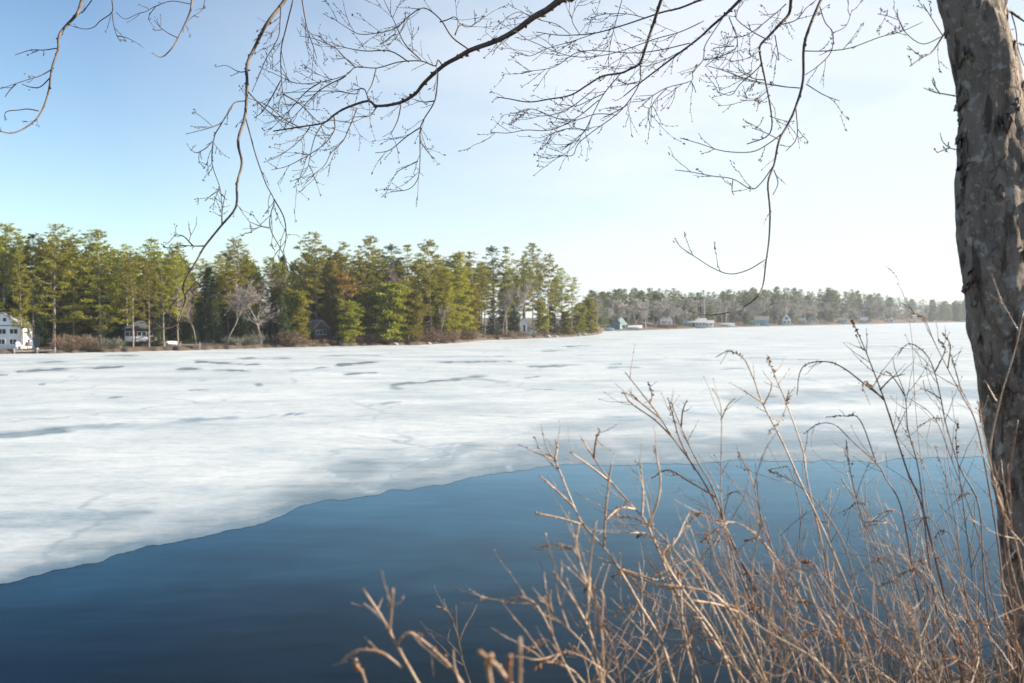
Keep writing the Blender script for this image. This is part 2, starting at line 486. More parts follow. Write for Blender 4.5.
def build_ice():
    pxs = np.concatenate([np.linspace(-900, -90, 60)[:-1], np.arange(-90, 1116, 2.2), np.linspace(1116, 3200, 90)[1:]])
    nr = 190
    e = edge_y(pxs)
    V = []; W = []; C = []; T = []
    top = 315.9
    for i, px in enumerate(pxs):
        g0 = G(px, float(e[i]), .006)
        y0 = g0.y
        ys = np.concatenate([[y0, y0 + .03], y0 * np.exp(np.linspace(0.004, math.log(1000 / y0), nr - 2))])
        t = (px - 512) / F
        zc = .006
        # project
        cy = ys * FW.y + (zc - CAMH) * FW.z
        uy = ys * UP.y + (zc - CAMH) * UP.z
        x = t * cy
        py = 341.5 - F * uy / cy
        w = np.zeros(nr); c = np.zeros(nr)
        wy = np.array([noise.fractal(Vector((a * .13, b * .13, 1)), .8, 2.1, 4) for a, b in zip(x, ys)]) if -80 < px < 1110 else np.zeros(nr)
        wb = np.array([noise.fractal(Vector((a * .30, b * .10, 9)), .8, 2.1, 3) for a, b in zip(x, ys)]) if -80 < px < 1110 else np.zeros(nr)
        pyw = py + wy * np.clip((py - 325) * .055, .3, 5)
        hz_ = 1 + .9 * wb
        for (x0, q0, x1, q1, hh, s) in WET_SHADE:
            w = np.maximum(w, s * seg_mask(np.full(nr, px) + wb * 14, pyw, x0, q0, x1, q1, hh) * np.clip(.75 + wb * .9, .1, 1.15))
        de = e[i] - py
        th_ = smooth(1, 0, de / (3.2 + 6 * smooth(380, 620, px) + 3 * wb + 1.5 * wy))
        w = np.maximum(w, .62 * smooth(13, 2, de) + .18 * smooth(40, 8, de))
        for (x0, q0, x1, q1, hh) in CRACKS:
            c = np.maximum(c, .55 * seg_mask(np.full(nr, px) + wb * 10, pyw, x0, q0, x1, q1, hh * 1.25))
        c = np.maximum(c, .35 * smooth(1.5, .2, de) * math.sin(px * .037) ** 4)
        z = np.full(nr, .006)
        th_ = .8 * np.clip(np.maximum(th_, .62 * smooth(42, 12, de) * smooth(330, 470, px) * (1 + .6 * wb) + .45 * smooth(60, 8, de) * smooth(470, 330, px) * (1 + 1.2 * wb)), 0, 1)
        V.extend(zip(x.tolist(), ys.tolist(), z.tolist())); W.extend(w.tolist()); C.extend(c.tolist()); T.extend(th_.tolist())
    fs = []
    for i in range(len(pxs) - 1):
        for j in range(nr - 1):
            a = i * nr + j
            fs.append((a, a + nr, a + nr + 1, a + 1))
    me = bpy.data.meshes.new('ice'); me.from_pydata(V, [], fs); me.materials.append(M['ice'])
    for nm, dat in (('wet_shade', W), ('crack', C), ('thin', T)):
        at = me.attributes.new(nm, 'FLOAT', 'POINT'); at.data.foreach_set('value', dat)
    me.polygons.foreach_set('use_smooth', [True] * len(fs)); me.update()
    return tag(link('ice', me), kind='structure')


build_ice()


# ------------------------------------------------------------------ trees
def leaf_quad(mb, c, d, up, l, w, mi):
    """needle tuft: two narrow triangles-ish quad"""
    d = d.normalized(); s = d.cross(up)
    if s.length < 1e-4: s = d.orthogonal()
    s.normalize()
    a = c - s * w * .5; b = c + s * w * .5
    mb.add([a, b, c + d * l + s * w * .35, c + d * l - s * w * .35], [(0, 1, 2, 3)], mi)


def rvec(rg):
    return Vector((rg.gauss(0, 1), rg.gauss(0, 1), rg.gauss(0, 1)))


def conifer(seed, H=18., base=.3, rad=3.2, kind='pine', dens=1.0, joined=False, mats=None, leaf=1.0):
    rg = random.Random(seed)
    tr = MB(); cr = tr if joined else MB()
    ci = 1 if joined else 0
    lean = Vector((rg.uniform(-.5, .5), rg.uniform(-.5, .5), 0))
    tp = []
    for k in range(9):
        t = k / 8
        tp.append(Vector((0, 0, H * t - .3 * (k == 0))) + lean * t * t * 1.5 + Vector((rg.uniform(-.08, .08), rg.uniform(-.08, .08), 0)) * (k > 0))
    tr.tube(tp, [lerp(.012 * H, .02, (k / 8) ** .9) for k in range(9)], 6)

    def axis(t):
        q = t * 8; i = min(int(q), 7); return tp[i].lerp(tp[i + 1], q - i)
    step = {'pine': .80, 'hemlock': .55, 'bushy': .55}[kind] / dens ** .5
    z = base * H
    side_bias = rg.uniform(0, 6.28)
    while z < H - .1:
        t = min(1, max(0, (z / H - base) / (1 - base)))
        if kind == 'pine':
            prof = (min(1, t / .22) * .40 + .60) * (1 - t) ** .62 + .08
            L0 = rad * prof
            nb = rg.choice((3, 4, 4, 5)) if t < .85 else 4
        elif kind == 'hemlock':
            L0 = rad * ((1 - t) ** .8 * (min(1, t / .08) * .3 + .7) + .04); nb = rg.choice((5, 6, 6))
        else:
            L0 = rad * (math.sqrt(max(0, 1 - t ** 1.5)) * (min(1, t / .15) * .35 + .65) + .05); nb = rg.choice((5, 6, 6))
        a0 = rg.uniform(0, 6.28)
        for b in range(nb):
            if kind == 'pine' and t < .3 and rg.random() < .35: continue
            az = a0 + b * 6.283 / nb + rg.uniform(-.35, .35)
            L = L0 * rg.uniform(.6, 1.15) * (1 + .18 * math.cos(az - side_bias)) * (1 + .55 * noise.noise(Vector((math.cos(az) * 1.1, math.sin(az) * 1.1, z * .28 + seed * 3.7))))
            o = axis(min(.999, z / H)) + Vector((0, 0, rg.uniform(-.2, .2)))
            h = Vector((math.cos(az), math.sin(az), 0))
            rise = {'pine': lerp(-.04, .42, t ** 1.5), 'hemlock': lerp(-.28, .3, t ** 2), 'bushy': lerp(-.05, .7, t)}[kind] + rg.uniform(-.12, .12)
            bp = []
            for k in range(5):
                s = k / 4
                sag = -.12 * math.sin(s * 3.14) if kind == 'pine' else -.18 * s * s
                upt = .22 * s * s if kind == 'pine' else 0
                bp.append(o + h * (L * s) + Vector((0, 0, L * (rise * s + sag + upt))))
            tr.tube(bp, [max(.012, .016 * L * (1 - s / 4.6)) for s in range(5)], 3)
            # foliage: separate flattened pads of needle tufts with gaps between them
            npad = max(2, int(L * {'pine': 2.1, 'hemlock': 2.1, 'bushy': 2.5}[kind] * dens + rg.random()))
            lat = Vector((-h.y, h.x, 0))
            for q in range(npad):
                s = rg.uniform(.3, 1.0) if q else 1.0
                f = s * 4; i = min(int(f), 3)
                pc = bp[i].lerp(bp[i + 1], f - i) + lat * rg.gauss(0, L * .22 * (1.15 - s)) + Vector((0, 0, .06))
                pr = rg.uniform(.24, .58) * (.65 + .35 * min(1, L / 2.2)) * (1.1 if kind != 'pine' else 1)
                droop = h * .35 + Vector((0, 0, rg.uniform(.0, .5) if kind == 'pine' else rg.uniform(-.5, .2)))
                for u in range(int(30 * (pr / .5) ** 1.4 / (leaf ** 1.9))):
                    o2 = Vector((rg.gauss(0, .48), rg.gauss(0, .48), rg.gauss(0, .17 if kind == 'pine' else .25))) * pr
                    c = pc + o2
                    dd = Vector((o2.x, o2.y, 0)).normalized() * rg.uniform(.3, 1) + droop + rvec(rg) * .3
                    leaf_quad(cr, c, dd, Vector((0, 0, 1)) + rvec(rg) * .8, rg.uniform(.20, .40) * leaf, rg.uniform(.07, .14) * leaf, ci)
        z += step * rg.uniform(.7, 1.3)
    # leader tuft
    for q in range(26):
        c = axis(.999) + Vector((rg.gauss(0, .1), rg.gauss(0, .1), rg.uniform(-1.2, .2)))
        leaf_quad(cr, c, rvec(rg) + Vector((0, 0, 1.2)), rvec(rg), .4 * leaf, .13 * leaf, ci)
    if joined: return tr.mesh('conifer', mats)
    return tr.mesh('trunk', mats[0]), cr.mesh('crown', mats[1])


def bare_tree(seed, H=13., spread=.55, joined=False, mats=None, twigs=1.0, fork=.35, tw=.016):
    rg = random.Random(seed)
    tr = MB(); cr = tr if joined else MB()

    def grow(o, d, L, r, lev):
        pts = [o]
        k = 5 if lev < 2 else 3
        dd = d.copy()
        for i in range(k):
            dd = (dd + rvec(rg) * (.10 if lev == 0 else .18) + Vector((0, 0, .10 if lev else .02))).normalized()
            pts.append(pts[-1] + dd * (L / k))
        r1 = r * (.45 if lev < 3 else .6)
        (tr if lev == 0 else cr).tube(pts, [max(tw * .7, lerp(r, r1, i / k)) for i in range(k + 1)], 5 if lev == 0 else 3, 0)
        if lev >= 4: return
        n = {0: 9, 1: 7, 2: 6, 3: int(4 * twigs)}[lev]
        for j in range(n):
            t = rg.uniform(fork, 1) if lev == 0 else rg.uniform(.2, 1)
            f = t * k; i = min(int(f), k - 1)
            p = pts[i].lerp(pts[i + 1], f - i)
            ax = (pts[i + 1] - pts[i]).normalized()
            side = ax.cross(rvec(rg)).normalized()
            ang = rg.uniform(.35, .95) * (spread / .55)
            nd = ax * math.cos(ang) + side * math.sin(ang)
            grow(p, nd, L * {0: .48, 1: .55, 2: .55, 3: .6}[lev] * rg.uniform(.6, 1.1) * (1.15 - .4 * t if lev == 0 else 1), max(tw, r * .42 * (1.1 - .5 * t)), lev + 1)
    grow(Vector((0, 0, -.3)), Vector((rg.uniform(-.12, .12), rg.uniform(-.12, .12), 1)).normalized(), H * .8, H * .011, 0)
    if joined: return tr.mesh('bare_tree', mats)
    return tr.mesh('trunk', mats[0]), cr.mesh('crown', mats[-1])


def bush_mesh(seed, H=2.0, W=1.6, n=90, mats=None, leafy=260):
    rg = random.Random(seed)
    st = MB(); lf = MB()
    for i in range(n):
        a = rg.uniform(0, 6.28); q = rg.random() ** .5
        b = Vector((math.cos(a) * q * W * .35, math.sin(a) * q * W * .35, -.1))
        tip = Vector((math.cos(a) * q * W * rg.uniform(.5, 1.1), math.sin(a) * q * W * rg.uniform(.5, 1.1), H * rg.uniform(.45, 1.05) * (1 - .35 * q * q)))
        mid = b.lerp(tip, .5) + rvec(rg) * .1 + Vector((0, 0, H * .12))
        st.tube([b, mid, tip], [.022, .016, .008], 3)
        for k in range(3):
            p = mid.lerp(tip, rg.random()); st.tube([p, p + rvec(rg) * .16 + Vector((0, 0, .25))], [.012, .006], 3)
    for i in range(leafy):
        a = rg.uniform(0, 6.28); q = rg.random() ** .5
        c = Vector((math.cos(a) * q * W, math.sin(a) * q * W, H * rg.uniform(.1, .95) * (1 - .4 * q * q)))
        leaf_quad(lf, c, rvec(rg) + Vector((0, 0, .8)), rvec(rg), rg.uniform(.12, .3), rg.uniform(.03, .09), 0)  # twig tips on the leafless bushes, needles on the evergreen ones
    return st.mesh('stems', mats[0]), (lf.mesh('twig_tip_foliage', mats[1]) if leafy else None)


PB = M['pine_bark']
PINES = [(conifer(11 + i, 18, b, r, 'pine', d, mats=(PB, M['needle'])), 18) for i, (b, r, d) in enumerate([(.28, 3.9, 1.0), (.22, 4.3, 1.1), (.34, 3.5, 1.0), (.16, 4.6, 1.15), (.36, 3.3, .9), (.25, 4.0, 1.0), (.18, 3.7, 1.1)])]
PINES += [(conifer(171 + i, 18, b, r, 'pine', d, mats=(PB, M['needle'])), 18) for i, (b, r, d) in enumerate([(.45, 4.4, .6), (.3, 3.2, .55)])]
SPARSE = [(conifer(31 + i, 18, b, r, 'pine', d, mats=(PB, M['needle_dark' if i == 1 else 'needle'])), 18) for i, (b, r, d) in enumerate([(.34, 2.6, .85), (.40, 2.3, .85), (.30, 3.0, .85)])]
HEML = [(conifer(51 + i, 14, b, r, 'hemlock', 1.0, mats=(PB, M['needle_dark'])), 14) for i, (b, r) in enumerate([(.04, 3.0), (.08, 2.6), (.03, 3.5)])]
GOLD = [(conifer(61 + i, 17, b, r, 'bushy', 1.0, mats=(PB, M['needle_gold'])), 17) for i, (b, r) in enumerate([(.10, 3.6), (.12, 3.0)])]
LOWB = [(conifer(71 + i, 8, b, r, 'bushy', 1.3, mats=(PB, M['needle'])), 8) for i, (b, r) in enumerate([(.10, 2.9), (.16, 2.4)])]
BARE = [(bare_tree(81 + i, 13, .55, mats=(M['grey_bark'], M['pine_bark'])), 13) for i in range(3)]
PALE = [(bare_tree(91 + i, 10, .75, mats=(M['grey_bark'], M['grey_bark']), fork=.2, tw=.018), 10) for i in range(2)]
PINK = [(bare_tree(96, 11, .5, mats=(M['pink_bark'], M['pink_bark']), twigs=1.3), 11)]
BIRCH = [(bare_tree(99, 9, .4, mats=(M['pale_bark'], M['grey_bark']), fork=.5), 9)]
RUST = [(conifer(101, 8, .3, 2.0, 'bushy', .6, mats=(PB, M['rust_leaf'])), 8)]
KINDS = dict(pine=PINES, sparse=SPARSE, hemlock=HEML, gold=GOLD, low=LOWB, bare=BARE, pale=PALE, pink=PINK, birch=BIRCH, rust=RUST)
NAMES = dict(pine='pine_tree', sparse='pine_tree', hemlock='hemlock_tree', gold='pine_tree', low='pine_tree', bare='bare_tree', pale='bare_tree', pink='bare_tree', birch='birch_tree', rust='young_beech_tree')


def at_shore(px, dR):
    th = math.atan((px - 512) / F)
    r = float(shore_r(th)) + dR
    x, y = r * math.sin(th), r * math.cos(th)
    return Vector((x, y, gz(x, y)))


def top_h(p, py):
    """height above p needed for its top to reach image row py"""
    k = ((341.5 - py) / F)
    d = p.y * FW.y + (p.z - CAMH) * FW.z
    return P(0, py, d).z - p.z


rt = random.Random(5)


def tree(kind, px, py, dR, label, group=None, variant=None, wide=1.0, cat='tree'):
    p = at_shore(px, dR)
    arr = KINDS[kind]
    (tm, cm), H = arr[variant % len(arr)] if variant is not None else rt.choice(arr)
    s = max(.15, top_h(p, py) / H)
    o = empty(NAMES[kind], p, rt.uniform(0, 6.28), label, cat, group)
    w = s * wide * rt.uniform(.94, 1.06)
    o.scale = (w, w, s)
    link('trunk', tm, o); link('crown', cm, o)
    return o


# trees one can tell apart, along the near wooded shore
KEY = [
    ('pine', 3, 227, 9, 'tall layered pine rising behind the white gabled house', 3, 1.0),
    ('pine', 33, 236, 8, 'pine with a bare pale trunk just right of the white gabled house', 0, .85),
    ('pine', 54, 226, 7, 'tallest golden green pine between the white gabled house and the screened cottage', 1, 1.1),
    ('pine', 74, 240, 10, 'bushy pine behind the twiggy brush left of the screened cottage', 3, .9),
    ('pine', 100, 233, 6, 'broad pine whose lit lower boughs reach down near the screened cottage', 3, 1.05),
    ('hemlock', 100, 318, 2.5, 'small dark evergreen at the waterline just left of the screened cottage', 0, 1.0),
    ('pine', 127, 246, 13, 'golden topped pine directly behind the screened cottage', 1, .9),
    ('pine', 150, 239, 15, 'spiky crowned pine behind the right end of the screened cottage', 2, 1.0),
    ('pine', 178, 244, 13, 'full yellow green pine above the tarp covered boat', 1, .95),
    ('pine', 133, 252, 3.2, 'dark trunked pine standing in front of the left window of the screened cottage', 2, .8),
    ('pine', 149, 262, 3.0, 'dark trunked pine standing in front of the right window of the screened cottage', 0, .8),
    ('hemlock', 160, 288, 5, 'dark evergreen at the right wall of the screened cottage', 1, .9),
    ('pine', 164, 254, 3.5, 'slim pine between the screened cottage and the tarp covered boat', 4, .8),
    ('pine', 178, 256, 3.5, 'slim pine in front of the right end of the tarp covered boat', 2, .75),
    ('pine', 21, 250, 2.6, 'shore pine whose boughs overhang the right corner of the white gabled house', 6, .7),
    ('bare', 196, 284, 10, 'grey leafless tree among dark evergreens behind the picnic table', 0, 1.0),
    ('hemlock', 205, 268, 18, 'dark evergreen filling the shade behind the picnic table', 1, 1.1),
    ('bare', 226, 272, 7, 'grey leafless tree right of the picnic table with pale trunks', 1, 1.0),
    ('pine', 237, 239, 14, 'pointed pine standing alone above the leafless trees right of the picnic table', 2, .95),
    ('hemlock', 243, 292, 10, 'dark evergreen behind the sprawling pale leafless tree', 2, 1.0),
    ('pale', 262, 284, 3, 'sprawling leafless tree with pale limbs over the shore left of the brown cabin', 0, 1.15),
    ('hemlock', 283, 297, 3, 'dense green evergreen reaching the water left of the brown cabin', 2, .9),
    ('low', 299, 292, 5, 'rounded evergreen close to the left wall of the brown cabin', 0, .85),
    ('pine', 317, 234, 12, 'highest pine behind the brown cabin with a pale bare trunk', 1, 1.0),
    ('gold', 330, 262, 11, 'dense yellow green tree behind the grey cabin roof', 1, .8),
    ('pine', 342, 243, 18, 'dark topped pine standing behind and right of the brown cabin', 4, 1.0),
    ('rust', 345, 276, 9, 'small tree with rusty orange leaves above the brown cabin', 0, .9),
    ('low', 350, 302, 2.5, 'low spreading evergreen hiding the right part of the brown cabin', 0, .95),
    ('low', 362, 290, 6, 'bushy evergreen between the brown cabin and the half hidden white shed', 1, 1.0),
    ('pine', 373, 239, 12, 'tall pine with a rounded lit head above the half hidden white shed', 3, .85),
    ('low', 389, 284, 3, 'drooping olive evergreen in front of the half hidden white shed', 0, 1.05),
    ('pink', 409, 268, 9, 'pinkish leafless tree rising among the pines of the point', 0, 1.0),
    ('low', 411, 294, 3.5, 'olive evergreen right of the half hidden white shed with a brown brush foot', 1, 1.15),
    ('sparse', 395, 245, 17, 'dark spiky pine behind the pinkish leafless tree, left of it', 1, 1.3),
    ('sparse', 408, 247, 19, 'thin pine directly behind the pinkish leafless tree', 2, 1.1),
    ('pine', 431, 243, 8, 'tall dense pine left of the brightest yellow green tree', 3, 1.0),
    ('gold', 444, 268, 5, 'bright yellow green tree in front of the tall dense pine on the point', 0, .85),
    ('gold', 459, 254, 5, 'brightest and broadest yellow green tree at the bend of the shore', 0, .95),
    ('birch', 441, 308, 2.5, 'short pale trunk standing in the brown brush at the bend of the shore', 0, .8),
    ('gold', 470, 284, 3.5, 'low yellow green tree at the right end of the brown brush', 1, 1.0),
    ('sparse', 474, 253, 12, 'slim pine peeking out right of the brightest yellow green tree', 0, 1.2),
    ('pine', 485, 262, 8, 'one sided pine with golden boughs at the left end of the low brown bank', 2, .7),
    ('sparse', 494, 247, 14, 'dark slender pine with a flat broken top above the low brown bank', 1, 1.3),
    ('sparse', 506, 249, 11, 'gappy slender pine left of the tallest pair on the point', 2, .95),
    ('birch', 503, 292, 4, 'crooked leaning birch with a white trunk on the low brown bank', 0, .7),
    ('birch', 520, 288, 5, 'pale thin leafless tree beside the white hut on the point', 0, .8),
    ('pine', 524, 252, 12, 'left one of the tallest pair of pines behind the white hut', 4, .8),
    ('pine', 533, 245, 10, 'right one of the tallest pair of pines behind the white hut', 0, .8),
    ('pine', 548, 254, 9, 'triangular open pine right of the white hut', 2, .85),
    ('low', 543, 303, 4, 'shorter green pine with dense low boughs just right of the white hut', 1, .9),
    ('pine', 562, 268, 8, 'wide pine with flat outstretched boughs near the tip of the point', 2, .95),
    ('sparse', 571, 278, 5, 'pine with a reddish bare trunk near the tip of the point', 0, 1.3),
    ('low', 565, 312, 4, 'yellow green sapling under the pine with the reddish trunk', 0, .9),
    ('low', 578, 304, 4, 'yellow green young pine last but one before the tip of the point', 1, .95),
    ('low', 590, 299, 4, 'conical young pine at the very tip of the point', 0, .75),
]
for k, px, py, dR, lab, var, w in KEY:
    tree(k, px, py, dR, lab, None, var, w)

SKY_L = [(-60, 236), (0, 232), (15, 236), (35, 244), (55, 234), (75, 243), (100, 240), (115, 252), (150, 248), (180, 252), (205, 256), (237, 250), (260, 255), (290, 258), (318, 246), (340, 250), (372, 248), (400, 252), (430, 252), (458, 260), (475, 262),
         (493, 256), (510, 262), (530, 258), (548, 264), (562, 276), (575, 284), (586, 305)]


def sky_l(px): return float(np.interp(px, [a for a, _ in SKY_L], [b for _, b in SKY_L]))


ZONES = [(-99, 27, 'behind the white gabled house'), (27, 120, 'between the white gabled house and the screened cottage'), (120, 162, 'behind the screened cottage'),
         (162, 300, 'between the screened cottage and the brown cabin'), (300, 345, 'behind the brown cabin'), (345, 430, 'behind the half hidden white shed'), (430, 478, 'behind the brightest yellow green tree'), (478, 620, 'on the point behind the white hut')]


def zone(px):
    for a, b, z in ZONES:
        if a <= px < b: return z
    return ZONES[0][2]


px = -26.0
while px < 560:
    for dR, k, dy in ((rt.uniform(17, 24), rt.choice(('pine', 'pine', 'sparse', 'pine')), rt.uniform(2, 16)), (rt.uniform(27, 36), rt.choice(('pine', 'hemlock', 'pine')), rt.uniform(0, 14)), (rt.uniform(12, 22), 'hemlock', rt.uniform(28, 52))):
        if px > 478 and dR > 30: continue
        if px > 478 and k == 'hemlock' and rt.random() < .25: continue
        q = px + rt.uniform(-5, 5)
        z = zone(q)
        word = 'shaded dark evergreen deep in the wood ' if k == 'hemlock' else 'pine of the back rows '
        tree(k, q, sky_l(q) + dy, dR, word + z, ('dark evergreens ' if k == 'hemlock' else 'back row pines ') + z)
        if px < 478 and dR < 25 and k != 'hemlock':
            tree('hemlock', px + rt.uniform(-6, 6), sky_l(px) + rt.uniform(18, 40), rt.uniform(34, 46), 'shaded dark evergreen deep in the wood ' + zone(px), 'dark evergreens ' + zone(px), None, 1.35)
    px += rt.uniform(8.5, 12.5)

# undergrowth along the shore
BUSH = [bush_mesh(200 + i, 2.2, 1.9, 80, (M['brush_stem'], M['brush'])) for i in range(3)]
DBUSH = [bush_mesh(210 + i, 2.0, 1.7, 60, (M['grey_bark'], M['needle_dark']), 380) for i in range(2)]


def bush(px, dR, py, label, group, dark=False, wide=1.0):
    p = at_shore(px, dR)
    st, lf = rt.choice(DBUSH if dark else BUSH)
    s = max(.2, top_h(p, py) / 2.1)
    o = empty('shore_bush', p, rt.uniform(0, 6.28), label, 'bush', group)
    o.scale = (s * wide, s * wide, s)
    link('stems', st, o)
    if lf: link('twig_tip_foliage', lf, o)


for a, b, n, t0, t1, where, dark in ((62, 98, 8, 333, 342, 'left of the screened cottage', False), (96, 122, 4, 332, 340, 'at the foot of the screened cottage', True), (230, 258, 6, 330, 340, 'under the sprawling pale leafless tree', True),
                                     (282, 300, 4, 330, 338, 'at the foot of the dense evergreen near the brown cabin', False), (302, 362, 9, 337.5, 342, 'below the brown cabin', False), (362, 420, 8, 331, 338, 'below the half hidden white shed', False),
                                     (420, 474, 13, 325, 334, 'at the bend of the shore', False), (482, 566, 14, 330, 334, 'on the low brown bank', False), (566, 598, 6, 326, 331, 'at the tip of the point', True)):
    for i in range(n):
        q = lerp(a, b, (i + rt.uniform(.2, .8)) / n)
        bush(q, rt.uniform(1.0, 3.5), rt.uniform(t0, t1), ('dark evergreen shrub ' if dark else 'reddish brown leafless shrub ') + where, ('evergreen shrubs ' if dark else 'leafless shrubs ') + where, dark, rt.uniform(.9, 1.5))

# ------------------------------------------------------------- far shore woods
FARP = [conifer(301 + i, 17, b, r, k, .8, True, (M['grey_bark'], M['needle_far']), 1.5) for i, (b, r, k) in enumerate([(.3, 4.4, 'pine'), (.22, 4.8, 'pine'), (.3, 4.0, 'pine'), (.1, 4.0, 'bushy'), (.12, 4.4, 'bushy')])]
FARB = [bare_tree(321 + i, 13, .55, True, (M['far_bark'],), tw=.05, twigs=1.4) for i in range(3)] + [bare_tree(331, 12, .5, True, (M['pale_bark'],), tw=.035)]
SKY_R = [(596, 291), (620, 289), (640, 288), (680, 289), (690, 292), (720, 290), (740, 288), (780, 287), (800, 289), (850, 288.5), (864, 292), (878, 290), (891, 297.5), (906, 297), (915, 297), (928, 300), (938, 298.5), (947, 300), (958, 299.5), (975, 299), (1040, 299)]
FZ = [(0, 652, 'between the point and the small white house'), (652, 690, 'around the small white house'), (690, 745, 'behind the long pale lodge'), (745, 776, 'behind the blue house'), (776, 800, 'behind the white gabled cottage'), (800, 880, 'right of the white gabled cottage'), (880, 2000, 'near the big foreground trunk')]


def far_tree(me, H, px, py, dR, pine, wide=1.0):
    p = at_shore(px, dR)
    z = [c for a, b, c in FZ if a <= px < b][0]
    o = link('pine_tree' if pine else 'bare_tree', me)
    o.location = p; o.rotation_euler = (0, 0, rt.uniform(0, 6.28))
    s = top_h(p, py) / H
    o.scale = (s * wide, s * wide, s)
    tag(o, ('hazy green pine in the far shore wood ' if pine else 'hazy grey leafless tree on the far shore ') + z, 'tree', ('far pines ' if pine else 'far leafless trees ') + z)


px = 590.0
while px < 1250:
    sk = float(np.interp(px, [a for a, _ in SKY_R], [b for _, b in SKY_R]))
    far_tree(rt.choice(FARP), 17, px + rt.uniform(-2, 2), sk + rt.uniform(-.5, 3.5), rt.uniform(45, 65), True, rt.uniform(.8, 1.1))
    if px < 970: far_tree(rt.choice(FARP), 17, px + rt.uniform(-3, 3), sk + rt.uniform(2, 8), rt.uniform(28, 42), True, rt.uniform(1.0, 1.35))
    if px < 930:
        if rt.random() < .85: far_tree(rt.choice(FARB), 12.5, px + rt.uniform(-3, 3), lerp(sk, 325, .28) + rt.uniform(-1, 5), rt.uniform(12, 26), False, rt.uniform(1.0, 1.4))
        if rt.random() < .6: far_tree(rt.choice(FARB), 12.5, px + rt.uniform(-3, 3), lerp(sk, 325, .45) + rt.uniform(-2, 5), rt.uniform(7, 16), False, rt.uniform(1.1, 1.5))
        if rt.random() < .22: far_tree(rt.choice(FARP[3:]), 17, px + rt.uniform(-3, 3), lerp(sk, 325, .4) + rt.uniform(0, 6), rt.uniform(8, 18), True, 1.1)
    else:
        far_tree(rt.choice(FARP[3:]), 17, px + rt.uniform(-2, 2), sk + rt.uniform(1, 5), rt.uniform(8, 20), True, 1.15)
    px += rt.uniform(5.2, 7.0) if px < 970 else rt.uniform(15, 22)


# ------------------------------------------------------------------ houses
def window(root, cx, cz, w, h, y, lights=2, rows=1, frame='trim', face='front', xs=0.0):
    """window on the front wall (y = wall plane) or on a side wall (xs = wall plane, cx runs along y)"""
    f = MB(); g = MB(); t = max(.05, .09 * min(w, h)); dp = .05

    def bx(m, a, c, sx, sz, d, off):
        if face == 'front': m.box(a, y - off, c, sx, d, sz)
        else: m.box(xs + math.copysign(off, xs), a, c, d, sx, sz)
    bx(f, cx, cz + h / 2, w + t, t, dp, .03); bx(f, cx, cz - h / 2, w + t * 2, t, dp * 1.4, .04)
    bx(f, cx - w / 2, cz, t, h - t, dp, .03); bx(f, cx + w / 2, cz, t, h - t, dp, .03)
    for k in range(1, lights): bx(f, cx - w / 2 + w * k / lights, cz, t * .8, h - t, dp * .8, .028)
    for k in range(1, rows): bx(f, cx, cz - h / 2 + h * k / rows, w - t, t * .7, dp * .7, .028)
    bx(g, cx, cz, w - t * .5, h - t * .5, .02, .012)
    fo = f.build('window', M[frame], root)
    g.build('pane', M['glass'], fo)
    return fo


def door(root, cx, z0, w, h, y, m='brown_board'):
    d = MB(); d.box(cx, y - .025, z0 + h / 2, w, .05, h)
    do = d.build('door', M[m], root)
    k = MB(); k.blob((cx + w * .38, y - .09, z0 + h * .48), .05); k.build('handle', M['metal'], do)


